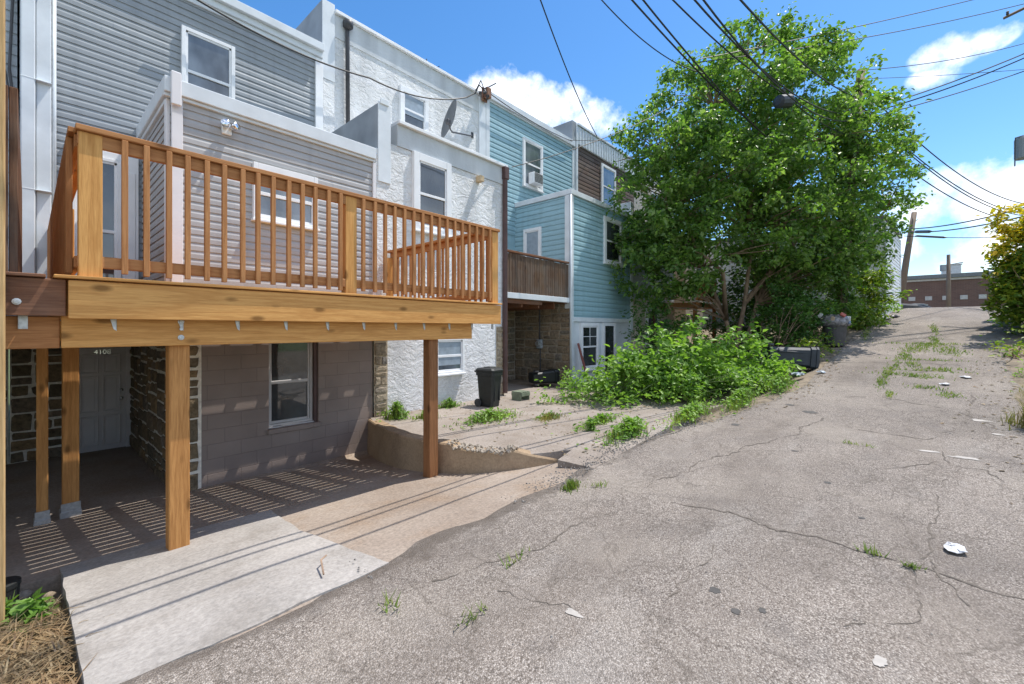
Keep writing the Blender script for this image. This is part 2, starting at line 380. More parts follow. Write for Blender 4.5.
class Frame:
    """wall-local coordinates: u along the wall, n out of it, z up"""
    def __init__(s, O, u, n): s.O = Vector(O); s.u = Vector(u); s.n = Vector(n); s.M = Matrix(((s.u.x, -s.n.x, 0, s.O.x), (s.u.y, -s.n.y, 0, s.O.y), (0, 0, 1, s.O.z), (0,0,0,1)))
    # local (x=u, y=-n, z)
FRONT = lambda Y: Frame((0, Y, 0), (1,0,0), (0,-1,0))
def siding(u0, u1, z0, z1, fr, exposure=.105, depth=.014, mb=None):
    mb = mb or MB(); st = len(mb.v); z = z0
    while z < z1 - .005:
        zt = min(z+exposure, z1); k = .62
        zm = z + (zt-z)*k
        d = depth*1.15; e = .0025; zg = z + (zt-z)*.2; d2 = d*.5; zm = z + (zt-z)*.72
        joints = [u0] + ([random.uniform(u0+.3, u1-.3)] if u1-u0 > 1.2 else []) + [u1]
        for q in range(len(joints)-1):
          a, b = joints[q], joints[q+1]; d = depth*1.15 + .0022*q; d2 = d*.5
          mb.add([(a,-e,z),(b,-e,z),(b,-e,zg),(a,-e,zg),(a,-d,zg),(b,-d,zg),(b,-d,zm),(a,-d,zm),(b,-d2,zt),(a,-d2,zt),(a,-e,zt),(b,-e,zt)],
               [(0,1,2,3),(3,2,5,4),(4,5,6,7),(7,6,8,9),(9,8,11,10),(3,4,7,9,10),(2,11,8,6,5)])
        z = zt; continue
        mb.add([(u0,-e,z),(u1,-e,z),(u1,-e,zg),(u0,-e,zg),(u0,-d,zg),(u1,-d,zg),(u1,-d,zm),(u0,-d,zm),(u1,-d2,zt),(u0,-d2,zt),(u0,-e,zt),(u1,-e,zt)],
               [(0,1,2,3),(3,2,5,4),(4,5,6,7),(7,6,8,9),(9,8,11,10)])
        z = zt
    return mb.xf(fr.M, st)
def fbox(mb, fr, u0, u1, d0, d1, z0, z1, b=.004):
    """box in wall frame; d measured outwards"""
    st = len(mb.v); mb.bbox(u0, u1, -d1, -d0, z0, z1, b); return mb.xf(fr.M, st)
def holed_wall(u0, u1, z0, z1, thick, holes, fr, mb=None):
    mb = mb or MB(); st = len(mb.v)
    us = sorted({u0, u1, *[h[0] for h in holes], *[h[1] for h in holes]}); zs = sorted({z0, z1, *[h[2] for h in holes], *[h[3] for h in holes]})
    for a, b in zip(us, us[1:]):
        for c, d in zip(zs, zs[1:]):
            if any(h[0] <= a and b <= h[1] and h[2] <= c and d <= h[3] for h in holes): continue
            mb.quad((a,0,c),(b,0,c),(b,0,d),(a,0,d))
    for (a, b, c, d) in holes:
        mb.quad((a,0,c),(a,0,d),(a,thick,d),(a,thick,c)); mb.quad((b,0,c),(b,thick,c),(b,thick,d),(b,0,d))
        mb.quad((a,0,c),(a,thick,c),(b,thick,c),(b,0,c)); mb.quad((a,0,d),(b,0,d),(b,thick,d),(a,thick,d))
    return mb.xf(fr.M, st)
def stones(u0, u1, z0, z1, fr, size=(.3, .2), gap=.022, proud=.03, mb=None):
    mb = mb or MB(); st = len(mb.v)
    def split(a, b, c, d):
        w, h = b-a, d-c
        tw = size[0]*random.uniform(.75, 1.7); th = size[1]*random.uniform(.8, 1.6)
        if w > tw*1.15 and (w/size[0] > h/size[1] or h <= th):
            m = a + w*random.uniform(.36, .64); split(a, m, c, d); split(m, b, c, d); return
        if h > th:
            m = c + h*random.uniform(.36, .64); split(a, b, c, m); split(a, b, m, d); return
        g = gap*.5*random.uniform(.7, 1.4); j = lambda k=.5: random.uniform(-1, 1)*gap*k
        P = []
        ch = min(w, h)*random.uniform(.08, .24)
        for (x, z, sx, sz) in ((a+g, c+g, 1, 1), (b-g, c+g, -1, 1), (b-g, d-g, -1, -1), (a+g, d-g, 1, -1)):
            p1 = (x + j(.3), z + sz*ch*random.random()); p2 = (x + sx*ch*random.random(), z + j(.3))
            P += [p1, p2] if sx*sz > 0 else [p2, p1]
        cx, cz = (a+b)/2, (c+d)/2; pr = proud*random.uniform(.6, 1.3); n = len(P)
        vs = [(x, -.002, z) for x, z in P] + [(cx+(x-cx)*.93, -pr*.75, cz+(z-cz)*.9) for x, z in P] + [(cx+(x-cx)*.7, -pr*random.uniform(.9, 1.15), cz+(z-cz)*.65) for x, z in P] + [(cx, -pr, cz)]
        fs = [(i, (i+1)%n, n+(i+1)%n, n+i) for i in range(n)] + [(n+i, n+(i+1)%n, 2*n+(i+1)%n, 2*n+i) for i in range(n)] + [(2*n+i, 2*n+(i+1)%n, 3*n) for i in range(n)]
        mb.add(vs, fs)
    split(u0, u1, z0, z1)
    return mb.xf(fr.M, st)
def window(parent, fr, u0, u1, z0, z1, proud=.08, trim=.075, mtrim=None, mglass=None, sash=True, head=0, sill=True, name='window', recess=.0, muntin=0, shade=None):
    mtrim = mtrim or white; mglass = mglass or glassd
    mb = MB(); d1 = proud - recess; d0 = -.012 - recess
    fbox(mb, fr, u0, u0+trim, d0, d1, z0, z1); fbox(mb, fr, u1-trim, u1, d0, d1, z0, z1)
    fbox(mb, fr, u0+trim, u1-trim, d0, d1-.002, z1-trim-head, z1); fbox(mb, fr, u0+trim, u1-trim, d0, d1-.002, z0, z0+trim*.8)
    if sill: fbox(mb, fr, u0-.02, u1+.02, d0, d1+.035, z0-.035, z0-.001)
    w = mb.build(name, mtrim, parent)
    a, b, c, d = u0+trim, u1-trim, z0+trim*.8, z1-trim-head
    g = MB(); p = d1 - .03; st = 0
    zm = c + (d-c)*.5
    def pane(c0, c1, dd):
        s0 = len(g.v); g.quad((a+.02,-dd,c0),(b-.02,-dd,c0),(b-.02,-dd,c1),(a+.02,-dd,c1)); g.xf(fr.M, s0)
    if sash:
        pane(zm-.005, d-.02, p); pane(c+.02, zm-.005, p-.018)
        sr = MB(); 
        fbox(sr, fr, a, b, p-.012, p+.014, zm-.025, zm+.025, .003)
        fbox(sr, fr, a, a+.032, p-.02, p+.012, c, d, .003); fbox(sr, fr, b-.032, b, p-.02, p+.012, c, d, .003)
        fbox(sr, fr, a, b, p-.03, p+.0, c, c+.04, .003); fbox(sr, fr, a, b, p-.012, p+.012, d-.035, d, .003)
        if muntin:
            for k in range(1, muntin+1):
                uu = a + (b-a)*k/(muntin+1); fbox(sr, fr, uu-.01, uu+.01, p-.004, p+.008, zm, d, .002)
            fbox(sr, fr, a, b, p-.003, p+.007, (zm+d)/2-.01, (zm+d)/2+.01, .002)
        sr.build('sash', mtrim, w)
    else: pane(c, d, p)
    g.build('pane', mglass, w)
    if shade:
        sh = MB(); fbox(sh, fr, a+.04, b-.04, p-.009, p+.003, c+(d-c)*shade, d-.04, .001); sh.build('blind', blind, w)
    return w

# ------------------------------------------------------------------ terrain heights
def table(T):
    xs = [t[0] for t in T]; zs = [t[1] for t in T]
    return lambda x: float(np.interp(x, xs, zs))
_a = table([(-40,-.6),(-8,-.05),(0,0),(4,0),(8,.2),(12,.58),(16,1.05),(20,1.6),(24,2.12),(27,2.5),(28.5,2.63),(30,2.66),(33,2.55),(40,2.25),(60,1.7),(500,1.7)])
def aZ(x): return (_a(x-.7)+_a(x)+_a(x+.7))/3
_h = table([(-40,-.8),(-5,-.6),(4.2,-.58),(4.5,0),(13,0),(16,.45),(20,1.1),(24,1.9),(28,2.6),(33,2.5),(40,2.2),(60,1.65),(500,1.65)])
padF = table([(2.4,.0),(2.7,-.03),(3.5,-.135),(4.45,-.25),(5.5,-.40),(7.07,-.57),(12,-.62)])
yL = table([(-40,2.7),(5,2.7),(6,2.6),(7,2.25),(10.3,1.45),(13,1.3),(16,1.25),(20,.95),(24,.5),(28,-.25),(31,-.5),(34,-.6),(60,-.6)])
yR = table([(-40,-1.4),(6,-1.4),(9,-1.45),(12,-1.7),(17,-2.2),(22,-3.0),(28,-3.9),(34,-4.6),(60,-6)])
def nz(x, y, s=1.0, o=0): return noise.noise(Vector((x*s+o, y*s-o, o*.7)))
def ground(X, Y):
    l, r = yL(X), yR(X)
    if Y < r: z = aZ(X) + min(.25, (r-Y)*.12)
    elif Y <= l: z = aZ(X)
    else:
        t = min(1, (Y-l)/(1.3 if X < 14 else 3.5)); t = t*t*(3-2*t); z = aZ(X)*(1-t) + _h(X)*t
    return z
def terrain():
    xs = [-400,-200,-100,-50,-25,-12,-8,-6,-5] + list(np.arange(-4, 4.01, .25)) + [4.2, 4.36] + list(np.arange(4.5, 34, .5)) + [36,40,46,55,70,100,160,260,500]
    ys = [-400,-200,-100,-50,-25,-16,-12] + list(np.arange(-9, 12, .4)) + [13,15,20,30,50,100,200,400]
    xs = sorted(set([round(x,3) for x in xs] + [.1, .2])); ys = sorted(set([round(y,3) for y in ys] + [2.62, 4.6, 4.8]))
    vs = []; fs = []
    for x in xs:
        for y in ys:
            z = ground(x, y) - .025
            if yR(x)+.3 <= y <= yL(x)-.3 and x < 60: z = aZ(x) - .12
            if 4.3 < x < 9.35 and y > 2.5: z -= .08
            if 3.9 < x < 5.2 and 2.5 < y < 3.55: z = padF(y) - .035
            elif -4.2 < x < 4.3 and y > 2.3 and y < 12.5:
                if x > .15 or y > 4.7: z = min(z, -1.0 if y > 2.6 else z)
                else: z = padF(y) - .10 + nz(x, y, 2.5)*.03
            vs.append((x, y, z))
    n = len(ys)
    for i in range(len(xs)-1):
        for j in range(n-1): fs.append((i*n+j, (i+1)*n+j, (i+1)*n+j+1, i*n+j+1))
    mb = MB(); mb.add(vs, fs)
    mb.m = [0 if (-6 < vs[f[0]][0] < 60 and -7 < vs[f[0]][1] < 12) else 1 for f in mb.f]
    return struct(mb.build('ground', [soil, grassland], smooth=True))
terrain()

# --- alley with cracks, tar spots and worn patches
def alleyZ(x, y): return aZ(x) + .012*nz(x, y, .9, 3) + .006*nz(x, y, 3, 5)
def decal(mb, mi, poly, up):
    s = mb.mi; mb.mi = mi; mb.add([(x, y, alleyZ(x, y)+up) for x, y in poly], [tuple(range(len(poly)))]); mb.mi = s
def alley():
    mb = MB(); xs = np.concatenate([np.arange(-14, 34, .2), np.arange(34, 46.1, 1.0)]); nt_ = 22
    for x in xs:
        l = yL(x) + .10*nz(x, 0, 1.7) + .05*nz(x, 3, 5) + .02*nz(x, 8, 17); r = yR(x) + .2*nz(x, 9, .9) + .08*nz(x, 4, 4)
        for k in range(nt_+1):
            t = k/nt_; y = r + (l-r)*t
            z = alleyZ(x, y) - (.035 if k in (0, nt_) else 0)
            mb.v.append((x, y, z))
    n = nt_+1
    mb.f = [(i*n+k, (i+1)*n+k, (i+1)*n+k+1, i*n+k+1) for i in range(len(xs)-1) for k in range(nt_)]; mb.m = [0]*len(mb.f)
    CR = [([(4.03,2.33),(3.88,1.81),(3.95,1.29),(3.98,.68),(3.97,.13),(3.98,-.18),(3.89,-.57),(3.8,-1.3)], .022),
      ([(3.88,1.81),(4.4,1.83),(4.92,1.71),(5.78,1.46),(6.9,1.06),(8.2,.8)], .02), ([(3.88,1.81),(3.19,1.85),(2.69,1.9),(2.22,1.99),(1.7,2.2)], .016),
      ([(3.39,.99),(2.81,.98),(2.52,.99)], .01), ([(6.03,.11),(6.62,-.3),(6.62,-.71),(6.13,-.89),(5.9,-1.3)], .014),
      ([(6.08,-.42),(4.92,-.25),(4.11,-.16)], .014), ([(1.88,1.85),(2.07,1.46),(2.08,1.33)], .012),
      ([(9.8,1.03),(9.94,-.08),(9.43,-.75),(8.6,-1.06)], .025), ([(7.74,.36),(7.66,-.34),(8.64,-.69),(10.81,-1.04)], .02),
      ([(7.1,2.2),(5.58,2.5),(4.49,2.46)], .02), ([(4.14,-.19),(3.66,-.29),(3.23,-.4)], .014), ([(11.3,.3),(12.6,.07),(14.7,-.2),(15.9,-.4),(19,-.9)], .05),
      ([(12.4,-.2),(13.1,-.75),(15,-1.1)], .04), ([(7.1,-.4),(6.6,-.5),(6.9,-.9)], .012), ([(2.9,.2),(3.3,-.1),(3.9,-.1)], .009), ([(13.5,1.1),(13.9,-.3),(13.7,-1.6)], .04), ([(17.5,.9),(17.9,-.6),(17.6,-1.9)], .04)]
    for pts, w in CR:
        P = []
        for (a, b) in zip(pts, pts[1:]):
            d = math.dist(a, b); k = max(2, int(d/.03))
            for i in range(k):
                t = i/k; P.append((a[0]+(b[0]-a[0])*t, a[1]+(b[1]-a[1])*t))
        P.append(pts[-1])
        Q = [(x + .09*nz(x, y, 2.9, 11) + .04*nz(x, y, 9, 2) + .02*nz(x, y, 27, 5) + random.uniform(-.007, .007), y + .09*nz(x, y, 2.9, 21) + .04*nz(x, y, 9, 7) + .02*nz(x, y, 27, 9)) for x, y in P]
        for i in range(len(Q)-1):
            a, b = Vector(Q[i]), Vector(Q[i+1]); t = (b-a)
            if t.length < 1e-4: continue
            p = Vector((-t.y, t.x)).normalized()
            w0 = w*.33*max(.1, 1+1.6*nz(*Q[i], 7, 31)); w1 = w*.33*max(.1, 1+1.6*nz(*Q[i+1], 7, 31))
            if nz(*Q[i], 2.2, 41) > .22: continue
            decal(mb, 1, [tuple(a+p*w0), tuple(a-p*w0), tuple(b-p*w1), tuple(b+p*w1)], .0035)
    def blob(x, y, rx, ry, mi, rough=.3, up=.005):
        k = 22; o = random.uniform(0, 50)
        decal(mb, mi, [(x + rx*math.cos(a)*(1+rough*nz(math.cos(a), math.sin(a), 1.6, o)), y + ry*math.sin(a)*(1+rough*nz(math.cos(a), math.sin(a), 1.6, o))) for a in [2*math.pi*i/k for i in range(k)]], up)
    for (x, y, q) in ((2.80,.82,.034),(2.66,.67,.026),(2.77,.56,.026),(7.08,1.79,.06),(8.48,1.03,.09),(8.82,1.35,.05),(5.3,.5,.03),(6.2,.9,.03),(4.6,.2,.022)): blob(x, y, q, q*random.uniform(.8, 1.2), 2, .6, .003)
    for (x, y, a, b) in ((6.96,-.59,.05,.13),(7.06,-.32,.04,.09),(2.71,.05,.045,.03),(2.04,1.36,.025,.05),(9.0,-.9,.06,.09),(8.3,-1.0,.04,.06)): blob(x, y, a, b, 3, .7, .0045)
    return struct(mb.build('alley_road', [asph, crackm, tarm, patchm], smooth=False))
alley()
# loose crumbled edge between alley and pads
mb = MB()
for i in range(3000):
    x = random.uniform(-2, 7); y = yL(x) - random.gauss(.05, .10+.06*nz(x, 1, 2)); s = random.uniform(.003, .010)*(1.6 if random.random() < .06 else 1)
    if nz(x, 5, 1.3) < -.12: continue
    if random.random() < .3: x, y = random.uniform(.5, 12), random.uniform(-1.3, 2.5); s *= .7
    z = alleyZ(x, y)-.002; r = Matrix.Rotation(random.uniform(0, 6), 4, 'Z')
    st = len(mb.v); mb.add([(-s,-s*.7,0),(s,-s*.8,0),(s*.8,s,0),(-s,s*.7,0),(-s*.5,-s*.4,s),(s*.6,-s*.3,s*1.1),(s*.3,s*.5,s*.9),(-s*.4,s*.4,s)], [(4,5,6,7),(0,1,5,4),(1,2,6,5),(2,3,7,6),(3,0,4,7)])
    mb.xf(Matrix.Translation((x, y, z)) @ r, st)
tag(mb.build('loose_gravel', gravelm), 'crumbs of broken asphalt along the alley edge', 'gravel', kind='stuff')

def patch(name, xs, ys, zf, mat, inside=None, skirt=.25):
    mb = MB(); n = len(ys); ok = {}
    for i, x in enumerate(xs):
        for j, y in enumerate(ys): mb.v.append((x, y, zf(x, y)))
    for i in range(len(xs)-1):
        for j in range(n-1):
            if inside and not inside((xs[i]+xs[i+1])/2, (ys[j]+ys[j+1])/2): continue
            mb.f.append((i*n+j, (i+1)*n+j, (i+1)*n+j+1, i*n+j+1))
    edges = {}
    for f in mb.f:
        for a, b in zip(f, f[1:]+f[:1]): edges[(a, b)] = 1
    for (a, b) in list(edges):
        if (b, a) not in edges:
            va, vb = mb.v[a], mb.v[b]; o = len(mb.v); mb.v += [(va[0], va[1], va[2]-skirt), (vb[0], vb[1], vb[2]-skirt)]; mb.f.append((b, a, o, o+1))
    mb.m = [0]*len(mb.f)
    return struct(mb.build(name, mat, smooth=False))
# yard of the stucco house, held by the retaining wall
WALL = [(4.08,7.06),(3.92,6.6),(3.74,6.0),(3.62,5.3),(3.62,4.7),(3.74,4.2),(3.95,3.8),(4.25,3.45),(4.7,3.15)]
wallX = lambda y: float(np.interp(y, [p[1] for p in WALL[::-1]], [p[0] for p in WALL[::-1]]))
padZ = lambda x, y: padF(y) - (.02*(x-1) if y < 7 else 0)*max(0, min(1, (y-2.9)/1.2)) + .006*nz(x, y, 1.3) 
patch('concrete_pad', list(np.arange(-4, 4.81, .1)), list(np.arange(2.58, 11.5, .1)), padZ, oldcon, lambda x, y: (x > .2 or y > 4.75) and (x < 4.3 or 3.1 < y < 3.6 and x < wallX(y)+.1))
slabR = lambda y: 1.60 + .055*max(0, 3.95-y)/1.3 + .10*max(0, y-3.95) + .02*nz(y, 2, 3.1) + .008*nz(y, 6, 13)
def slab():
    mb = MB(); nx = 30; ys = list(np.arange(2.60, 4.9, .05)) + [4.92]
    for y in ys:
        for i in range(nx+1):
            t = i/nx; x0 = .17 + .012*nz(y, 1, 4); x = x0 + (slabR(y)-x0)*t
            up = .034*(1-max(0, (t-.55)/.45)**1.5*.75)*min(1, .35+max(0, y-2.6)*1.2)
            yy = y + (.03*nz(x, 3, 2.5) + .012*nz(x, 7, 9) if y < 2.62 else 0)
            mb.v.append((x, yy, padF(y) + up + .003*nz(x, y, 2)))
    m = nx+1; rows = len(ys)
    mb.f = [(j*m+i, j*m+i+1, (j+1)*m+i+1, (j+1)*m+i) for j in range(rows-1) for i in range(nx)]
    ring = [j*m for j in range(rows)][::-1] + list(range(1, m)) + [j*m+nx for j in range(1, rows)] + [(rows-1)*m+i for i in range(nx-1, 0, -1)]
    o = len(mb.v); mb.v += [(mb.v[q][0], mb.v[q][1], mb.v[q][2]-.2) for q in ring]; n = len(ring)
    mb.f += [(ring[(a+1)%n], ring[a], o+a, o+(a+1)%n) for a in range(n)]; mb.m = [0]*len(mb.f)
    struct(mb.build('parking_slab', slabm))
slab()
def yardZ(x, y):
    return (ground(x, y) if x > 4.5 else aZ(x)*max(0, min(1, (3.9-y)/1.3))) + .012*nz(x, y, 1.1, 4) - .004
ysx = list(np.arange(2.55, 10.8, .1))
mb = MB(); nx = 56
for y in ysx:
    x0 = wallX(y)+.02 if y >= 3.12 else 4.27
    for i in range(nx+1):
        x = x0 + (9.4-x0)*i/nx; mb.v.append((x, y, yardZ(x, y)))
mb.f = [(j*(nx+1)+i, j*(nx+1)+i+1, (j+1)*(nx+1)+i+1, (j+1)*(nx+1)+i) for j in range(len(ysx)-1) for i in range(nx)]; mb.m = [0]*len(mb.f)
edge = [j*(nx+1) for j in range(len(ysx))][::-1] + list(range(1, nx+1)) + [j*(nx+1)+nx for j in range(1, len(ysx))]
o = len(mb.v); mb.v += [(mb.v[q][0], mb.v[q][1], mb.v[q][2]-.35) for q in edge]
mb.f += [(edge[a], o+a, o+a+1, edge[a+1]) for a in range(len(edge)-1)]; mb.m = [0]*len(mb.f)
struct(mb.build('yard_pavement', padcon))
# retaining wall (swept section)
rw = thing('retaining_wall', (4.0, 5, -.4), 'low curved tan rendered retaining wall with a crumbling top beside the parking pad', 'wall')
P = []
for (a, b) in zip(WALL, WALL[1:]):
    for i in range(6): P.append(Vector((a[0]+(b[0]-a[0])*i/6, a[1]+(b[1]-a[1])*i/6)))
P.append(Vector(WALL[-1])); P2 = P[:]
for it in range(3): P2 = [P2[0]] + [(P2[i-1]+P2[i]*2+P2[i+1])/4 for i in range(1, len(P2)-1)] + [P2[-1]]
mb = MB(); rb = MB(); secs = []
for i, p in enumerate(P2):
    t = (P2[min(i+1, len(P2)-1)]-P2[max(i-1, 0)]).normalized(); nrm = Vector((t.y, -t.x))
    if nrm.x > 0: nrm = -nrm      # towards the pad
    q = i/(len(P2)-1)
    top = .04 + .05*math.sin(q*3) if q < .8 else .04 + .05*math.sin(2.4) - (q-.8)*1.0
    top = float(np.interp(q, [0, .35, .62, .8, .9, 1], [-.02, .05, .10, .07, -.02, -.14])) + .015*nz(p.x, p.y, 6)
    if .60 < q < .80: top -= .035 + .03*random.random()
    base = padF(p.y) - .25
    a = p + nrm*.045; b = p - nrm*.16
    secs.append([(a.x, a.y, base), (a.x-nrm.x*.02, a.y-nrm.y*.02, top-.02), (p.x+nrm.x*.01, p.y+nrm.y*.01, top), (b.x, b.y, top+.004), (b.x, b.y, base)])
    if .58 < q < .83:
        for k in range(16):
            s = random.uniform(.008, .028); c = p + nrm*random.uniform(-.15, .04)
            st = len(rb.v); rb.bbox(-s, s, -s*.7, s*.7, -s*.5, s*.5, s*.3); rb.xf(Matrix.Translation((c.x+random.uniform(-.05,.05), c.y+random.uniform(-.05,.05), top+.012)) @ Euler((random.random(), random.random(), random.random()*6)).to_matrix().to_4x4(), st)
k = 5
for s_ in secs: mb.v += s_
mb.f = [(i*k+j, (i+1)*k+j, (i+1)*k+j+1, i*k+j+1) for i in range(len(secs)-1) for j in range(k-1)]; mb.m = [0]*len(mb.f)
mb.build('wall_body', tanwall, rw); rb.build('broken_edge', rubble, rw)

# ------------------------------------------------------------------ houses
ME, EL = 9.2, 7.07       # main facade and rear wing planes
FM, FE = FRONT(ME), FRONT(EL)
def bx(name, mat, parent, *a, b=0):
    mb = MB(); (mb.bbox(*a, b) if b else mb.box(*a)); return mb.build(name, mat, parent)

# --- 1 grey house
gh = thing('grey_house', (2.2, ME, -.6), 'grey vinyl sided row house behind the new wooden deck', 'house')
bx('wall_core', grey_v, gh, -.08, 4.2, ME+.003, 18, 1.70, 7.42)
siding(-.08, 4.2, 1.95, 7.40, FM, .115).build('wall', grey_v, gh)
bx('roof', roofm, gh, -.08, 4.2, ME+.06, 18, 7.42, 7.6)
mb = MB(); mb.bbox(-.1, 4.19, ME-.16, ME+.05, 7.50, 7.66, .01); mb.bbox(-.1, 4.19, ME-.09, ME+.05, 7.38, 7.498, .006); mb.bbox(-.1, 4.19, ME-.05, ME+.05, 7.30, 7.378, .004)
mb.build('cornice', lightgrey, gh)
mb = MB(); mb.bbox(4.04, 4.2, ME-.06, ME+.02, 4.9, 7.36, .006); mb.build('corner_board', white, gh)
mb = MB(); mb.bbox(-.07, .07, ME-.20, ME+.02, 1.97, 9.2, .012); mb.bbox(.075, .225, ME-.13, ME+.02, 1.97, 9.2, .012)
for z in (3.55, 5.1, 6.6): mb.bbox(-.073, .228, ME-.203, ME, z, z+.012, .003)
mb.build('party_wall_cladding', trimg, gh)
mb = MB(); mb.tube([(.255, ME-.05, 2.0), (.255, ME-.05, 7.4)], .022, 8); mb.build('conduit', trimg, gh, smooth=True)
window(gh, FM, 1.75, 2.55, 5.35, 6.82, .08, .06, white, glassb)
mb = MB(); mb.tube([(1.86, ME-.02, 5.42), (1.88, ME-.022, 5.9)], .03, 6)
# back door to the deck
w = window(gh, FM, .42, .98, 1.99, 4.25, .08, .05, white, glassd, sash=True, sill=False, name='door')
mb = MB(); fbox(mb, FM, .99, 1.19, 0, .06, 1.99, 4.35); fbox(mb, FM, 1.03, 1.15, .06, .075, 2.2, 4.1, .01); fbox(mb, FM, .36, 1.0, 0, .055, 4.26, 4.36); mb.build('door_trim', white, gh)
# rear wing
bx('wing_core', grey_v2, gh, 1.25, 4.2, EL+.006, ME, 1.6, 4.66)
bx('wing_roof', roofm, gh, 1.22, 4.2, EL+.03, ME-.02, 4.662, 4.74)
siding(1.25, 4.13, 1.98, 4.66, FE, .11).build('wing_wall', grey_v2, gh)
FS = Frame((1.25, 0, 0), (0, 1, 0), (-1, 0, 0))
siding(EL+.02, ME, 1.98, 4.66, FS, .11).build('wing_side_wall', grey_v2, gh)
mb = MB(); mb.bbox(1.24, 1.36, EL-.05, EL+.0, 1.97, 4.62, .006); mb.build('wing_corner_board', pinkwhite, gh)
mb = MB(); mb.bbox(1.195, 1.24, EL+.025, EL+.15, 1.97, 4.62, .006); mb.build('wing_corner_board', pinkwhite, gh)
mb = MB(); mb.bbox(1.16, 4.17, EL-.09, EL+.04, 4.66, 4.86, .008); mb.bbox(1.16, 4.17, EL-.055, EL, 4.615, 4.658, .004)
mb.bbox(1.165, 1.25, EL+.042, ME, 4.66, 4.88, .008); mb.bbox(1.20, 1.25, EL+.15, ME, 4.60, 4.658, .004); mb.build('wing_coping', lightgrey, gh)
mb = MB(); mb.bbox(1.22, 1.33, EL-.14, EL-.092, 4.5, 4.93, .01); mb.build('coping_cap', pinkwhite, gh)
mb = MB(); mb.bbox(4.135, 4.195, EL-.045, EL, 1.98, 4.61, .005); mb.build('wing_edge_trim', pinkwhite, gh)
window(gh, FE, 2.19, 3.13, 3.22, 4.05, .08, .06, white, glassb, head=.03)
fl = MB(); fl.bbox(1.80, 1.92, EL-.05, EL-.012, 4.34, 4.50, .01); fl = fl.build('floodlight', white, gh)
for sx in (-.04, .06):
    mb = MB(); mb.lathe([(.015,-.06),(.035,-.03),(.045,.0),(.055,.06),(.05,.066)], n=12); mb.xf(Matrix.Translation((1.87+sx, EL-.10, 4.45)) @ Matrix.Rotation(R(75), 4, 'X') @ Matrix.Rotation(R(sx*500), 4, 'Y'))
    mb.build('lamp_head', chrome, fl, smooth=True)
# basement: block wall, stone strip and recessed entry
holed_wall(1.57, 4.15, -1.0, 1.62, .13, [(2.42, 3.17, .08, 1.52)], FE).build('block_wall', blockm, gh)
window(gh, FE, 2.42, 3.11, .10, 1.50, .0, .04, greyframe, glassd, sash=True, recess=.08, head=.05)
mb = MB(); fbox(mb, FE, 3.112, 3.168, -.125, -.03, .085, 1.5); mb.build('window_reveal', brownpipe, gh)
mb = MB(); fbox(mb, FE, 2.40, 3.19, -.1, .05, .01, .079); mb.build('window_ledge', blockm, gh)
mb = MB(); mb.mi = 0; mb.quad((1.30,EL-.004,-1),(1.572,EL-.004,-1),(1.572,EL-.004,1.62),(1.30,EL-.004,1.62)); mb.quad((1.30,EL-.004,-1),(1.30,EL-.004,1.62),(1.30,10.8,1.62),(1.30,10.8,-1))
mb.build('stone_wall_mortar', mortar_w, gh)
mb = stones(1.325, 1.55, -.62, 1.62, FRONT(EL-.004), (.24, .24), .03, .02)
FS2 = Frame((1.30, 0, 0), (0, 1, 0), (-1, 0, 0))
stones(EL+.03, 10.78, -.62, 1.62, FS2, (.36, .24), .035, .03, mb); mb.build('stone_wall', stone_dark, gh)
mb = MB(); mb.bbox(1.285, 1.32, EL-.03, EL-.005, -.6, 1.6, .004); mb.build('stone_edge_strip', white, gh)
FD = FRONT(10.8)
mb = MB(); mb.quad((-.2,10.82,-1),(1.3,10.82,-1),(1.3,10.82,1.68),(-.2,10.82,1.68)); mb.build('entry_mortar', mortar_w, gh)
stones(-.2, .47, -.62, 1.68, FRONT(10.82), (.34, .24), .035, .03).build('entry_stone_wall', stone_dark, gh)
# six panel door
mb = MB(); d0 = .53; d1 = 1.22; zb = -.6; zt = 1.25
fbox(mb, FD, d0, d1, 0.0, .035, zb, zt, .004)
dw = (d1-d0)
for (ua, ub) in ((.14, .43), (.57, .86)):
    for (za, zb_) in ((.06, .33), (.39, .72), (.77, .93)):
        u0, u1, z0, z1 = d0+ua*dw, d0+ub*dw, zb+za*1.85, zb+zb_*1.85
        for (q0, q1, q2, q3) in ((u0-.024,u0,z0-.024,z1+.024),(u1,u1+.024,z0-.024,z1+.024),(u0,u1,z0-.024,z0),(u0,u1,z1,z1+.024)): fbox(mb, FD, q0, q1, .034, .072, q2, q3, .008)
        fbox(mb, FD, u0+.03, u1-.03, .034, .046, z0+.03, z1-.03, .01)
dr = mb.build('door', doorm, gh)
for z in (.32, .47):
    mb = MB(); st = 0; mb.lathe([(.028,0),(.03,.012),(.018,.02),(.03,.04),(.022,.055)], n=12); mb.xf(Matrix.Translation((1.155, 10.765, z)) @ Matrix.Rotation(R(90), 4, 'X'), st)
    mb.build('handle' if z < .4 else 'deadbolt', chrome, dr, smooth=True)
mb = MB(); fbox(mb, FD, .46, .53, -.02, .07, -.62, 1.32); fbox(mb, FD, 1.22, 1.29, -.02, .07, -.62, 1.32); fbox(mb, FD, .53, 1.22, -.02, .068, 1.255, 1.32); mb.build('door_frame', doorm, gh)
cu = bpy.data.curves.new('house_number', 'FONT'); cu.body = '4108'; cu.size = .115; cu.extrude = .004; cu.align_x = 'CENTER'
to = bpy.data.objects.new('tmp', cu); C.objects.link(to); bpy.context.view_layer.update()
me = bpy.data.meshes.new_from_object(to.evaluated_get(bpy.context.evaluated_depsgraph_get())); bpy.data.objects.remove(to)
mb = MB(); Mx = Matrix.Translation((.90, 10.758, 1.145)) @ Matrix.Rotation(R(90), 4, 'X')
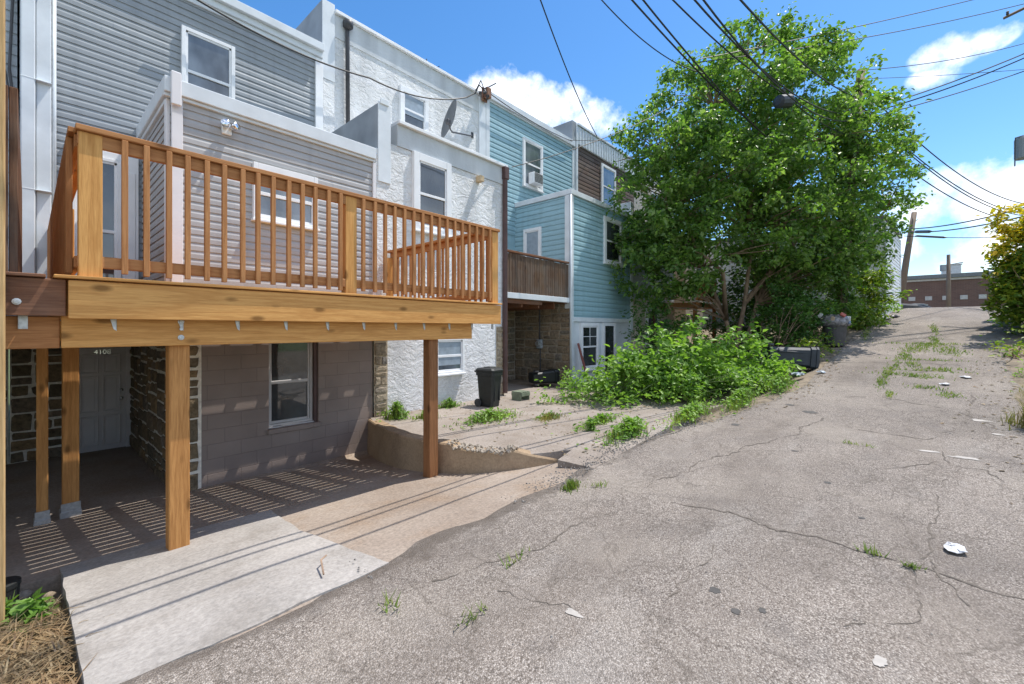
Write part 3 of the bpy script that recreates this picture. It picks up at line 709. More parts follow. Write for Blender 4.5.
mb.add([Mx @ v.co for v in me.vertices], [tuple(p.vertices) for p in me.polygons]); mb.build('house_number', chrome, dr)

# --- party wall parapets
# --- 2 stucco house
sh = thing('stucco_house', (6.8, ME, 0), 'white rough stucco row house between the grey and the blue house', 'house')
bx('wall', stuc, sh, 4.2, 9.14, ME, 18, -.6, 8.18)
bx('frieze', stuc2, sh, 4.46, 9.14, ME-.02, ME+.3, 8.02, 8.52)
bx('roof', roofm, sh, 4.46, 9.14, ME+.3, 18, 8.18, 8.5)
mb = MB(); mb.bbox(4.47, 9.16, ME-.09, ME+.32, 8.525, 8.60, .006); mb.build('coping', white, sh)
mb = MB(); mb.bbox(4.188, 4.457, ME-.025, 18.2, 7.3, 8.68, .01); pw = mb.build('parapet', greyside, sh)
mb = MB(); mb.bbox(4.19, 4.465, ME-.045, ME-.027, 7.0, 8.70, .004); mb.build('parapet_face', trimg, pw)
mb = MB(); mb.bbox(4.21, 4.46, ME-.034, ME-.002, 4.9, 7.0, .01); mb.build('party_pier', stuc, sh)
mb = MB(); mb.tube([(4.74, ME-.07, 8.35), (4.74, ME-.07, 8.2), (4.76, ME-.07, 5.2)], .045, 10); mb.lathe([(.05,0),(.11,.05),(.11,.16),(.09,.18)], (4.74, ME-.1, 8.28), 12); mb.build('downspout', darkm, sh, smooth=True)
window(sh, FM, 6.12, 6.98, 6.62, 7.66, .08, .11, white, glassd, sash=True, head=.02, shade=.35)
# wing
bx('wing_wall', stuc, sh, 4.42, 7.66, EL, ME, 1.66, 5.08)
bx('wing_lower_wall', stuc_low, sh, 4.42, 7.66, EL-.004, ME, -.6, 1.66)
bx('wing_frieze', stuc2, sh, 4.66, 7.665, EL-.02, ME, 5.085, 5.49)
mb = MB(); mb.bbox(4.66, 7.72, EL-.09, ME, 5.495, 5.56, .006); mb.build('wing_coping', white, sh)
mb = MB(); mb.bbox(4.24, 4.49, EL-.03, ME+.02, 4.86, 5.74, .012); pw = mb.build('parapet', greyside, sh)
mb = MB(); mb.bbox(4.235, 4.50, EL-.05, EL-.032, 4.3, 5.76, .006); mb.bbox(4.27, 4.45, EL-.07, EL-.052, 5.72, 5.83, .01); mb.build('parapet_face', trimg, pw)
mb = MB(); mb.bbox(4.2, 4.50, EL-.03, EL, 1.9, 4.9, .01); mb.build('party_pier', stuc, sh)
window(sh, FE, 5.0, 5.95, 3.55, 5.08, .08, .13, white, glassd, head=.02)
window(sh, FE, 5.52, 6.32, .66, 1.42, .08, .06, white, glassb, sash=True, shade=.2)
mb = MB(); mb.bbox(6.72, 6.84, EL-.16, EL, 4.92, 5.05, .006); mb.build('vent_hood', plain('tan_paint', (.55, .42, .26), .6), sh)
mb = MB(); mb.tube([(7.64, EL-.06, 5.47), (7.64, EL-.06, 1.2), (7.64, EL-.06, .06)], .06, 8); mb.bbox(7.57, 7.72, EL-.13, EL-.005, 5.2, 5.5, .01); mb.build('downspout', brownpipe, sh)
mb = MB(); mb.quad((4.16,EL-.03,-.7),(4.44,EL-.03,-.7),(4.44,EL-.03,1.7),(4.16,EL-.03,1.7)); mb.quad((4.44,EL-.03,-.7),(4.44,EL,-.7),(4.44,EL,1.7),(4.44,EL-.03,1.7)); mb.build('quoin_mortar', mortar_t, sh); mb = MB(); mb.quad((7.38,EL-.012,-.3),(7.66,EL-.012,-.3),(7.66,EL-.012,1.66),(7.38,EL-.012,1.66)); mb.build('quoin_mortar', mortar_t, sh)
mb = stones(4.165, 4.435, -.65, 1.7, FRONT(EL-.03), (.22, .2), .03, .025); mb.build('quoin_stones', stone_pale, sh); stones(7.39, 7.65, -.1, 1.66, FRONT(EL-.012), (.22, .2), .03, .02).build('quoin_stones', stone_pale, sh)
# satellite dish, insulator mast
sd = thing('satellite_dish', (8.35, ME-.05, 6.9), 'grey satellite dish on an arm above the white stucco wing', 'dish')
mb = MB(); mb.tube([(8.60, ME, 7.25), (8.2, ME-.35, 7.0), (7.0, 8.22, 6.5)], .02, 8); mb.bbox(8.56, 8.64, ME-.03, ME, 7.17, 7.33, .006); mb.build('arm', darkm, sd)
mb = MB(); prof = [(r_, .42*r_*r_) for r_ in (.02,.1,.2,.3,.38,.42)]; mb.lathe(prof + [(.42, .085), (.38, .07), (.2, .0), (.02, -.02)], n=24)
mb.xf(Matrix.Translation((6.98, 8.2, 6.78)) @ Matrix.Rotation(R(-18), 4, 'Z') @ Matrix.Rotation(R(-76), 4, 'Y') @ Matrix.Scale(1.15, 4, (1,0,0))); mb.build('reflector', dishm, sd, smooth=True)
mb = MB(); mb.tube([(6.98, 8.14, 6.45), (6.78, 8.0, 6.4), (6.66, 7.95, 6.52)], .018, 6); mb.bbox(6.60, 6.71, 7.9, 8.0, 6.48, 6.6, .02); mb.build('receiver', darkm, sd)
ms = thing('cable_bracket', (8.95, ME-.1, 8.5), 'rusty cable bracket with insulators at the stucco house roof corner', 'bracket')
mb = MB(); mb.bbox(8.90, 9.10, ME-.14, ME-.08, 8.35, 8.75, .01); mb.bbox(8.93, 9.12, ME-.30, ME-.142, 8.42, 8.72, .02); mb.build('box', plain('rusty_steel', (.24, .12, .075), .8, .35, 12), ms)
mb = MB()
for k in range(5): st = len(mb.v); mb.lathe([(.02,0),(.05,.03),(.03,.05),(.05,.08),(.02,.1)], n=8); mb.xf(Matrix.Translation((8.72+.07*k, ME-.22-.05*(k%2), 8.40+.06*(k%3))) @ Euler((k, k*1.3, 0)).to_matrix().to_4x4(), st)
mb.tube([(8.55, ME-.2, 8.45), (8.62, ME-.35, 8.72), (8.85, ME-.25, 8.6), (9.3, ME-.3, 8.95)], .018, 5); mb.build('insulator', darkm, ms)
# rooftop antenna
an = MB()
an.tube([(7.5, 9.9, 8.5), (7.5, 9.9, 9.25)], .015, 5)
for k in range(6): an.tube([(7.2+.12*k, 9.7, 8.8+.06*k), (7.2+.12*k, 10.2, 8.85+.06*k)], .012, 4)
an.tube([(7.1, 9.95, 8.75), (7.9, 9.95, 9.15)], .014, 4); an.tube([(7.3, 9.9, 9.2), (7.75, 9.8, 8.7)], .012, 4)
tag(an.build('roof_antenna', darkm, origin=(7.5, 9.9, 8.5)), 'bent dark television antenna on the stucco house roof', 'antenna')

# --- 3 teal house
th = thing('blue_house', (11.7, ME, 0), 'teal blue vinyl sided row house beside the overgrown yard', 'house')
bx('wall_core', teal_v, th, 9.14, 13.98, ME+.003, 18, -.4, 8.5)
siding(9.30, 13.8, 4.6, 8.5, FM, .15, .02).build('wall', teal_v, th)
bx('roof', roofm, th, 9.14, 13.98, ME+.05, 18, 8.5, 8.72)
mb = MB(); mb.bbox(9.14, 13.9, ME-.10, ME+.05, 8.56, 8.78, .01); mb.bbox(9.14, 13.9, ME-.05, ME+.03, 8.50, 8.556, .004); mb.build('cornice', trimg, th)
for (q0, q1, q2) in ((9.14, 9.30, 4.6), (8.86, 9.13, 5.0), (13.78, 13.95, 4.6)): bx('corner_board', trimg, th, q0, q1, ME-.045, ME-.004, q2, 8.5, b=.006)
window(th, FM, 10.85, 11.9, 6.35, 7.95, .08, .09, white, glassb)
ac = thing('air_conditioner', (11.4, ME-.1, 6.4), 'white window air conditioner in the blue house upstairs window', 'air conditioner')
mb = MB(); mb.bbox(11.12, 11.62, ME-.30, ME-.05, 6.45, 6.82, .015); mb.build('casing', white, ac)
mb = MB()
for k in range(8): mb.bbox(11.15, 11.59, ME-.311, ME-.301, 6.50+.04*k, 6.522+.04*k, .002)
mb.build('grille', greyp, ac)
# wing
X3 = 10.52
bx('wing_core', teal_v, th, X3+.006, 14.45, EL+.006, ME, 1.95, 5.6)
siding(X3, 14.4, 1.98, 5.52, FE, .15, .02).build('wing_wall', teal_v, th)
FS3 = Frame((X3, 0, 0), (0, 1, 0), (-1, 0, 0))
siding(EL, ME, 2.45, 5.52, FS3, .15, .02).build('wing_side_wall', teal_v, th)
mb = MB(); mb.bbox(X3-.06, 14.5, EL-.08, EL+.05, 5.53, 5.68, .008); mb.bbox(X3-.06, X3+.05, EL+.052, ME, 5.53, 5.68, .008); mb.build('wing_coping', trimg, th)
bx('wing_roof', roofm, th, X3+.05, 14.4, EL+.05, ME, 5.6, 5.65)
mb = MB(); mb.bbox(X3-.035, X3+.12, EL-.045, EL+.0, -.1, 5.52, .006); mb.build('wing_corner_board', trimg, th); bx('wing_corner_board', trimg, th, X3-.055, X3, EL+.002, EL+.16, 2.2, 5.52, b=.006); bx('wing_corner_board', trimg, th, 14.3, 14.46, EL-.05, EL+.05, 1.5, 5.52, b=.006)
mb = MB(); mb.tube([(X3-.07, EL-.07, 5.5), (X3-.07, EL-.07, .05)], .035, 8); mb.build('downspout', trimg, th, smooth=True)
window(th, FE, 12.40, 13.60, 3.75, 5.28, .08, .12, white, glassd)
window(th, FS3, 8.10, 8.80, 2.8, 4.75, .08, .09, white, blind, sash=True)
bx('wing_lower_wall', trimg, th, X3+.01, 14.4, EL+.003, ME, -.4, 1.948)
window(th, FE, 11.0, 12.05, .35, 1.78, .08, .10, white, glassd, muntin=1)
w = window(th, FE, 12.32, 13.15, -.05, 1.8, .08, .10, white, glassd, sash=False, sill=False, name='door')
mb = MB(); fbox(mb, FE, 12.42, 13.05, .0, .03, -.03, .75, .004); fbox(mb, FE, 12.5, 12.97, .03, .045, .1, .6, .01); mb.build('door_panel', white, w)
mb = MB(); fbox(mb, FE, 10.6, 14.38, 0, .06, 1.82, 1.95); mb.build('band_board', trimg, th)
mb = MB(); mb.quad((X3-.006,EL,-.4),(X3-.006,EL,2.44),(X3-.006,ME,2.44),(X3-.006,ME,-.4)); mb.quad((7.66,ME-.003,-.4),(X3,ME-.003,-.4),(X3,ME-.003,2.4),(7.66,ME-.003,2.4)); mb.build('stone_mortar', mortar_d, th)
mb = stones(EL+.01, ME, -.2, 2.42, Frame((X3-.006, 0, 0), (0, 1, 0), (-1, 0, 0)), (.40, .24), .03, .035); stones(7.68, X3-.05, -.2, 2.3, FRONT(ME-.003), (.4, .24), .03, .035, mb); mb.build('stone_wall', stone_brown, th)
em = MB(); em.bbox(X3-.12, X3-.02, 8.05, 8.25, 1.0, 1.28, .02); em = em.build('electric_meter', greyside, th)
mb = MB(); mb.lathe([(.08,0),(.085,.05),(.07,.09)], n=14); mb.xf(Matrix.Translation((X3-.12, 8.15, 1.15)) @ Matrix.Rotation(R(-90), 4, 'Y')); mb.build('meter_glass', metal, em)
mb = MB(); mb.tube([(X3-.06, 8.15, 1.28), (X3-.06, 8.15, 2.3)], .02, 6); mb.tube([(X3-.06, 8.13, 1.0), (X3-.06, 8.13, .1)], .018, 6); mb.build('meter_conduit', darkm, th)
# old deck joining the two recesses
od = thing('weathered_deck', (9.0, EL, 2.3), 'small weathered brown board balcony between stucco and blue houses', 'balcony')
mb = MB(); x = 7.74
while x < 10.36:
    w = random.uniform(.09, .11); mb.bbox(x, x+w-.012, EL-.02+random.uniform(-.004,.004), EL+.004, 2.52+random.uniform(-.02,.0), 3.47+random.uniform(-.02,.02), .003); x += w
mb.build('board_screen', greyz, od)
mb = MB(); mb.bbox(7.72, 10.40, EL-.05, EL+.06, 3.49, 3.54, .006); mb.build('top_rail', oldx, od)
mb = MB(); mb.bbox(7.70, 10.42, EL-.045, EL+.06, 2.36, 2.50, .006); mb.build('rim_board', trimg, od)
bx('floor', oldx, od, 7.7, 10.44, EL+.06, ME-.02, 2.34, 2.42)
mb = MB()
for x in (8.4, 9.1, 9.8): mb.bbox(x, x+.05, EL+.07, ME-.03, 2.16, 2.335, .004)
mb.bbox(7.75, 9.2, EL+.02, EL+.058, 2.24, 2.355, .004)
mb.build('joist', oldx, od)

# --- 4 brown shingle house
bh = thing('brown_house', (17, ME, 0), 'brown shingled row house with pale ribbed cornice half hidden by the tree', 'house')
bx('wall_core', brown_sh, bh, 14.0, 19.0, ME+.003, 18, 0, 9.0)
siding(14.15, 18.9, 5.5, 8.72, FM, .16, .015).build('wall', brown_sh, bh)
mb = MB(); mb.bbox(14.1, 19.0, ME-.08, ME+.1, 8.74, 9.45, .01)
for k in range(22): mb.bbox(14.2+.21*k, 14.25+.21*k, ME-.11, ME-.081, 8.76, 9.40, .006)
mb.bbox(14.05, 19.0, ME-.14, ME+.12, 9.452, 9.53, .008); mb.build('cornice', trimg, bh)
mb = MB(); mb.bbox(13.74, 14.05, ME-.06, 17, 8.5, 9.55, .01); pw = mb.build('parapet', greyside, bh)
mb = MB(); mb.bbox(13.99, 14.10, ME-.09, ME-.0, 5.6, 9.5, .008); mb.build('corner_board', trimg, bh)
bx('roof', roofm, bh, 14.05, 19, ME+.12, 18, 9.0, 9.2)
window(bh, FM, 15.95, 17.15, 6.75, 8.55, .08, .1, white, glassb)
plate = plain('beige_siding', (.50, .45, .36), .7, .15, 3)
bx('wing_wall', plate, bh, 14.46, 18.5, EL-.002, ME, 0, 5.5)
mb = siding(14.46, 18.4, 2.7, 5.4, FRONT(EL-.004), .14, .015); mb.build('wing_siding', pale_v, bh)
mb = MB(); mb.bbox(14.3, 14.5, EL-.05, ME, 5.3, 6.15, .01); mb.build('wing_parapet', lightgrey, bh)
window(bh, FRONT(EL-.002), 15.6, 16.7, .6, 2.4, .08, .1, white, glassd, sash=False)
bx('wing_roof', roofm, bh, 14.46, 18.5, EL, ME, 5.5, 5.6)
wd = thing('back_porch', (18.2, 6.0, 0), 'small orange brown wooden porch behind the tree trunk', 'porch')
bx('floor', rx, wd, 16.8, 19.4, 5.6, 7.04, 2.45, 2.62)
mb = MB()
for k in range(18): mb.bbox(16.85+.14*k, 16.9+.14*k, 5.6, 5.64, 2.7, 3.5, .003)
mb.bbox(16.8, 19.4, 5.57, 5.67, 3.5, 3.55, .004); mb.build('railing', rz, wd)
for x in (16.85, 19.2): bx('post', rz, wd, x, x+.12, 5.62, 5.74, .3, 2.45)

# --- 5 tan house behind the tree
tn = thing('tan_house', (21.5, ME, 1), 'tan sided row house glimpsed through the tree crown', 'house')
tan_v = vinyl('tan_vinyl', (.42, .37, .30))
bx('wall', tan_v, tn, 19.05, 23.9, ME, 18, .5, 9.4); bx('wing_wall', tan_v, tn, 20.4, 23.8, EL+.2, ME, .5, 6.0)
bx('roof', roofm, tn, 19.05, 23.9, ME-.06, 18, 9.402, 9.6)
window(tn, FM, 20.9, 21.9, 7.0, 8.6, .08, .1, white, glassb); window(tn, FRONT(EL+.2), 21.5, 22.6, 3.6, 5.1, .08, .1, white, glassd)
# --- 0 house on the left
lh = thing('pale_house', (-2.4, ME, -.6), 'pale grey sided row house at the far left edge', 'house')
bx('wall_core', pale_v, lh, -4.7, -.10, ME+.003, 18, 1.7, 8.4)
siding(-4.7, -.10, 1.95, 8.3, FM, .15, .015).build('wall', pale_v, lh)
bx('roof', roofm, lh, -4.7, -.1, ME-.08, 18, 8.402, 8.6)
mb = MB(); fbox(mb, FM, -.75, -.32, 0, .05, 1.97, 4.1, .006); mb.build('door', white, lh)
mb = MB(); mb.quad((-1.3,10.82,-1),(-.21,10.82,-1),(-.21,10.82,1.68),(-1.3,10.82,1.68)); mb.build('entry_wall', mortar_w, lh)
stones(-.42, -.22, -.62, 1.68, FRONT(10.82), (.3, .22), .035, .03).build('entry_stones', stone_dark, lh)
mb = MB(); fbox(mb, FRONT(10.82), -1.05, -.44, .0, .06, -.6, 1.35); mb.build('door', doorm, lh)
bx('wing_wall', pale_v, lh, -4.7, -1.3, EL, 10.8, -.8, 4.9)
mb = MB(); 
mb.tube([(-.16, ME-.05, 8.3), (-.14, ME-.06, 6.2), (-.17, ME-.06, 5.2), (-.12, ME-.08, 4.6)], .018, 6); mb.tube([(-.3, ME-.05, 5.6), (-.2, ME-.07, 5.1), (-.13, ME-.09, 4.4)], .012, 5); mb.build('cable', darkm, lh)

# ------------------------------------------------------------------ the new deck
dk = thing('wooden_deck', (2.3, 5.6, -.3), 'new honey coloured raised wooden deck with railing on the grey house', 'deck')
DF = 4.26
mb = MB(); y = DF-.025
while y < ME-.12:
    x1 = 4.56 if y+.14 < EL-.06 else 1.14
    o = random.uniform(0, .004)
    mb.bbox(.115, x1, y, y+.134, 1.948+o, 1.970+o, .004); y += .153
mb.build('decking', wx, dk)
mb = MB(); mb.bbox(.185, 4.555, DF, DF+.038, 1.672, 1.940, .004); mb.build('rim_board', wx, dk)
mb = MB(); mb.bbox(4.517, 4.555, DF+.04, EL-.06, 1.69, 1.940, .004); mb.build('rim_board', wy, dk)
mb = MB(); mb.bbox(.185, .223, DF+.04, ME-.05, 1.69, 1.940, .004); mb.build('rim_board', wy, dk)
BY = 4.385
mb = MB(); mb.bbox(.155, 4.10, BY, BY+.038, 1.465, 1.694, .004); fb = mb.build('beam', wx, dk)
mb = MB(); mb.bbox(.155, 4.10, 7.08-.04, 7.08, 1.465, 1.690, .004); 
mb = MB(); mb.bbox(-.2, 1.2, 7.08, 7.12, 1.465, 1.690, .004); mb.build('beam', wx, dk)
for k in range(11):
    x = .42 + .407*k
    ye = EL-.06 if x > 1.2 else ME-.06
    mb = MB(); mb.bbox(x-.019, x+.019, DF+.04, ye, 1.698, 1.938, .003); mb.build('joist', wy, dk)
    mb = MB(); mb.bbox(x+.021, x+.024, BY-.012, BY+.03, 1.60, 1.79, .001)
    mb.add([(x-.018, BY-.006, 1.70), (x+.024, BY-.006, 1.70), (x+.024, BY-.006, 1.585), (x+.006, BY-.006, 1.60)], [(0,3,2,1)]); mb.build('joist_tie', metal, fb)
# posts
def post(x, y, z0, z1, m, s=.14, base=True):
    mb = MB(); mb.bbox(x, x+s, y, y+s, z0+(.07 if base else 0), z1, .007); p = mb.build('post', m, dk)
    if base:
        q = MB(); q.bbox(x-.012, x+s+.012, y-.014, y-.002, z0+.0, z0+.16, .002); q.bbox(x-.02, x+s+.02, y-.03, y+s+.03, z0-.01, z0+.068, .004); q.build('post_base', metal, p)
PY = BY+.039
post(.765, PY, padZ(.8, PY)-.02+.03, 1.69, pz, base=False); post(3.40, PY, padZ(3.4, PY)-.03, 1.69, wood('dark_post', (.16, .07, .03), (.34, .165, .075), 2), base=False)
post(.26, 7.13, padZ(.3, 7.1), 1.465, pz); post(.06, 7.0, padZ(.1, 7.0), 1.465, pz, .09)
mb = MB()
for z in (1.66, 1.53, 1.60):
    st = len(mb.v); mb.lathe([(.022 if z != 1.6 else .01, 0), (.022 if z != 1.6 else .01, .008), (.012, .009), (.012, .02)], n=10); mb.xf(Matrix.Translation((.835, BY-.001, z)) @ Matrix.Rotation(R(90), 4, 'X'), st)
mb.build('bolt', metal, fb)
# railing: three runs
CAPZ = 3.04
def run(p0, p1, out, posts, mats):
    """p0->p1 along an axis; out = outward unit (x,y)"""
    ax = 0 if abs(p1[0]-p0[0]) > abs(p1[1]-p0[1]) else 1
    a, b = sorted((p0[ax], p1[ax])); c = p0[1-ax]; o = out[1-ax]
    def B(mb, u0, u1, d0, d1, z0, z1, bev=.004):
        d0, d1 = sorted((c+o*d0, c+o*d1))
        if ax == 0: mb.bbox(u0, u1, d0, d1, z0, z1, bev)
        else: mb.bbox(d0, d1, u0, u1, z0, z1, bev)
        return mb
    mx, mz = mats
    mb = MB(); B(mb, a-.01, b+.01, -.115, .028, CAPZ-.038, CAPZ); rl = mb.build('railing', mx, dk)
    mb = MB(); B(mb, a, b, -.04, -.004, CAPZ-.135, CAPZ-.040); mb.build('upper_rail', mx, rl)
    mb = MB(); B(mb, a, b, -.04, -.004, 2.04, 2.125); mb.build('lower_rail', mx, rl)
    u = a+.10
    while u < b-.06:
        if not any(abs(u+.018-q) < .09 for q in posts):
            j = random.uniform(-.006, .006)
            mb = MB(); B(mb, u+j, u+j+.036, -.002, .034, 2.005+random.uniform(-.006, .004), CAPZ-.042, .003); mb.build('baluster', mz, rl)
        u += .1285
    return rl
run((.23, DF+.03), (4.53, DF+.03), (0,-1), [.30, 2.27, 4.47], (rx, rz))
run((.215, DF+.12), (.215, ME-.1), (-1,0), [4.4, 6.7], (ry, rz))
run((4.50, DF+.12), (4.50, EL-.08), (1,0), [4.4, 6.95], (ry, rz))
for (x, y, m) in ((.235, DF+.03, wz), (2.21, DF+.03, wz), (4.405, DF+.03, wz), (.235, 6.65, wz), (4.37, 6.88, wz)):
    mb = MB(); mb.bbox(x, x+.125 if y < 5 else x+.1, y, y+.10, 1.971, CAPZ-.139 if y > 5 else CAPZ-.040, .005); mb.build('railing_post', m, dk)

# neighbour's old deck on the left
nd = thing('old_deck', (-2, 5.6, -.3), 'older reddish brown neighbouring deck at the left edge', 'deck')
mb = MB(); y = DF+.0
while y < 9.0:
    mb.bbox(-4.2, .08, y, y+.134, 1.948, 1.97, .004); y += .153
mb.build('decking', oldx, nd)
mb = MB(); mb.bbox(-4.2, .175, DF+.03, DF+.068, 1.69, 1.942, .004); mb.build('rim_board', oldx, nd)
mb = MB(); mb.bbox(-4.2, .150, BY+.02, BY+.058, 1.465, 1.688, .004); mb.build('beam', rx, nd)
for k in range(9):
    x = -.02-.47*k; mb = MB(); mb.bbox(x-.02, x+.02, DF+.07, 9.0, 1.70, 1.94, .003); mb.build('joist', oldx, nd)
mb = MB(); mb.bbox(-.045, -.042, BY-.012, BY+.02, 1.60, 1.76, .001); mb.bbox(-.045, .0, BY+.012, BY+.018, 1.6, 1.70, .001); mb.build('joist_tie', metal, nd)
mb = MB(); mb.lathe([(.022,0),(.022,.008),(.012,.009),(.012,.02)], n=10); mb.xf(Matrix.Translation((-.05, DF+.028, 1.78)) @ Matrix.Rotation(R(90), 4, 'X')); mb.build('bolt', metal, nd)
mb = MB(); y = 4.42
while y < 7.6:
    mb.bbox(-.085, -.045, y, y+.135, 1.98, 3.22+random.uniform(-.01, .01), .004); y += .142
mb.build('privacy_screen', oldz, nd)
mb = MB(); mb.bbox(-.22, -.088, 4.40, 4.44, 1.98, 3.22, .004); mb.build('screen_end_board', oldz, nd)
mb = MB(); mb.bbox(-.235, -.095, 4.12, 4.245, -.35, 4.6, .006); mb.build('post', palez, nd)

# ------------------------------------------------------------------ vegetation
def leaf_mesh(P, size, up=.35, aspect=.55, droop=.3, fold=.18, rnd=None):
    """P: Nx3 positions -> verts, faces (6-vertex folded leaves, two quads)"""
    g = rnd or rng; n = len(P)
    d = g.normal(size=(n, 3)); d[:, 2] = d[:, 2]*.5 - droop; d /= np.linalg.norm(d, axis=1)[:, None]
    nn = g.normal(size=(n, 3)); nn[:, 2] = np.abs(nn[:, 2]) + up*2
    s = np.cross(d, nn); s /= (np.linalg.norm(s, axis=1)[:, None]+1e-9); nn = np.cross(s, d)
    L_ = (size*g.uniform(.6, 1.3, n))[:, None]; W = L_*aspect*.5
    b = P; t = P + d*L_ + nn*L_*-.12; m1 = P + d*L_*.35; 
    l = m1 + s*W + nn*L_*fold*.5; r = m1 - s*W + nn*L_*fold*.5
    l2 = P + d*L_*.7 + s*W*.65 + nn*L_*fold*.2; r2 = P + d*L_*.7 - s*W*.65 + nn*L_*fold*.2
    V = np.stack([b, r, r2, t, l2, l], 1).reshape(-1, 3)
    idx = np.arange(n)[:, None]*6
    F = np.concatenate([idx + np.array([[0,1,2,3]]), idx + np.array([[0,3,4,5]])], 0)
    return V, F
def npbuild(name, V, F, mats, parent=None, origin=(0,0,0), mi=None):
    org = np.array(ORG[parent.name] if parent is not None else origin)
    me = bpy.data.meshes.new(name); V = (V-org).astype(np.float32)
    k = F.shape[1]
    me.vertices.add(len(V)); me.vertices.foreach_set('co', V.ravel())
    me.loops.add(F.size); me.loops.foreach_set('vertex_index', F.astype(np.int32).ravel())
    me.polygons.add(len(F)); me.polygons.foreach_set('loop_start', np.arange(0, F.size, k, dtype=np.int32)); me.polygons.foreach_set('loop_total', np.full(len(F), k, dtype=np.int32))
    mats = mats if isinstance(mats, list) else [mats]
    for m in mats: me.materials.append(m)
    if mi is not None: me.polygons.foreach_set('material_index', mi.astype(np.int32))
    me.update(calc_edges=True); me.validate()
    o = bpy.data.objects.new(name, me); C.objects.link(o)
    if parent is not None: o.parent = parent
    else: o.location = tuple(org)
    ORG[o.name] = tuple(org); return o
def clumped(lobes, per, clumps_per, cr, shell=.55, squash=1.0):
    """leaf positions gathered in twig clumps inside the lobes"""
    out = []; tips = []
    for (x, y, z, r) in lobes:
        nC = max(3, int(clumps_per*r*r))
        d = rng.normal(size=(nC, 3)); d /= np.linalg.norm(d, axis=1)[:, None]
        rad = r*(shell + (1.08-shell)*rng.random(nC)**.6)
        c = np.array([x, y, z]) + d*rad[:, None]*np.array([1, 1, squash])
        tips.append(c)
        for q in c:
            k = int(per*rng.uniform(.5, 1.4)); e = rng.normal(size=3); e[2] *= .6; e /= np.linalg.norm(e)
            t = rng.uniform(-1, 1, k)[:, None]
            out.append(q + e*t*cr*1.3 + rng.normal(size=(k, 3))*cr*np.array([.45, .45, .4]))
    return np.concatenate(out), np.concatenate(tips)
def stems(mb, base, tips, r0=.02, r1=.004, n=4, count=20):
    for i in rng.choice(len(tips), min(count, len(tips)), replace=False):
        t = Vector(tips[i]); b = Vector(base) + Vector((random.uniform(-.12,.12), random.uniform(-.12,.12), 0)); m = b.lerp(t, .5) + Vector((random.uniform(-.15,.15), random.uniform(-.15,.15), .12))
        mb.tube([b, m, t], [r0, (r0+r1)/2, r1], n, False)

TREE = [(12.2,5.09,6.8,1.31),(11.53,5.09,4.92,1.26),(11.62,4.99,3.39,1.12),(13.49,4.38,7.92,1.66),(12.27,4.26,5.76,1.67),(12.3,4.2,4.3,1.35),(14.5,3.25,9.28,1.45),(13.84,3.24,7.38,1.89),(13.38,3.0,5.2,1.95),(14.6,2.6,4.3,1.05),(15.3,2.35,9.73,1.06),(16.72,1.5,10.11,.69),(15.5,2.12,8.22,1.87),(15.19,1.72,6.22,2.03),(15.7,1.9,4.44,1.9),(16.51,1.74,2.82,1.2),(17.31,.84,7.85,1.1),(17.4,.68,6.3,1.25),(17.87,.25,5.1,.7),(17.2,1.35,4.0,.85),(18.29,-.22,5.5,.38),(17.31,.84,9.04,.4),(14.24,3.55,10.4,.54),(11.44,5.19,2.6,.6),(11.58,5.78,6.66,.52),(11.58,5.78,4.33,.52),(16.38,4.15,7.5,2.09),(17.89,2.45,7.15,2.0),(15.05,4.89,5.95,2.0),(17.19,3.23,4.7,1.7)]
TREE += [(12.3,4.3,3.3,.95),(15.5,2.1,3.6,1.05),(16.2,1.6,3.4,.8),(12.0,4.9,4.2,1.1)]
TREE = [(x*1.16, y*1.16, 1.6+(z-1.6)*1.16, r*1.16) for x, y, z, r in TREE]
tr = thing('leafy_tree', (16.4, 4.2, .7), 'large bright green leafy tree spreading over the alley edge', 'tree')
P, tips = clumped(TREE, 66, 16, .28, .58)
P = P[(P[:, 1] < 6.95) | (P[:, 2] > 9.6)]
V, F = leaf_mesh(P, .152, .3, .6, .5)
npbuild('crown', V, F, treeleaf, tr)
print('tree leaves', len(P))
mb = MB()
base = Vector((14.2, 3.6, .75))
limbs = [[base, (14.12,3.68,1.2), (14.0,3.8,1.9), (13.2,4.2,3.4), (12.5,4.6,5.2), (12.2,5,6.6)], [base+Vector((.1,0,0)), (14.3,3.55,1.3), (14.5,3.4,2.4), (14.6,3.2,4.5), (14.3,3.2,7), (14.4,3.3,9.8)],
         [base+Vector((.35,-.1,0)), (14.75,3.4,1.2), (15.1,3.2,2.4), (15.6,2.6,4.6), (15.5,2.3,7), (15.4,2.3,9.4)], [(14.5,3.4,2.4), (15.6,2.6,3.8), (16.8,1.6,5.6), (17.4,.9,7.2)], [(14.6,3.2,4.5), (13.8,3.3,6.2), (13.5,4.0,8.2)], [(14.0,3.8,1.9), (13.0,3.6,3.2), (11.9,4.6,4.4)], [(15.6,2.6,4.6), (17.2,1.6,5.0), (18.1,.2,5.4)], [(14.6,3.2,4.5),(15.8,3.9,6),(16.4,4.1,7.8)]]
limbs = [[Vector((p[0]*1.16, p[1]*1.16, 1.6+(p[2]-1.6)*1.16)) for p in l] for l in limbs]
for l in limbs:
    k = len(l); r0 = .15 if Vector(l[0]).z < .6 else .085
    mb.tube(l, [r0*(1-.85*i/(k-1))+.012 for i in range(k)], 9)
mb.build('trunk', bark, tr, smooth=True)
mb = MB(); allp = [Vector(p) for l in limbs for p in l[2:]]
for t in tips[::3]:
    t = Vector(t); q = min(allp, key=lambda p: (p-t).length + max(0, p.z-t.z)*2); m = q.lerp(t, .5) + Vector((random.uniform(-.2,.2), random.uniform(-.2,.2), .15)); mb.tube([q, m, t], [.03, .018, .006], 4, False)
mb.build('branches', bark, tr)

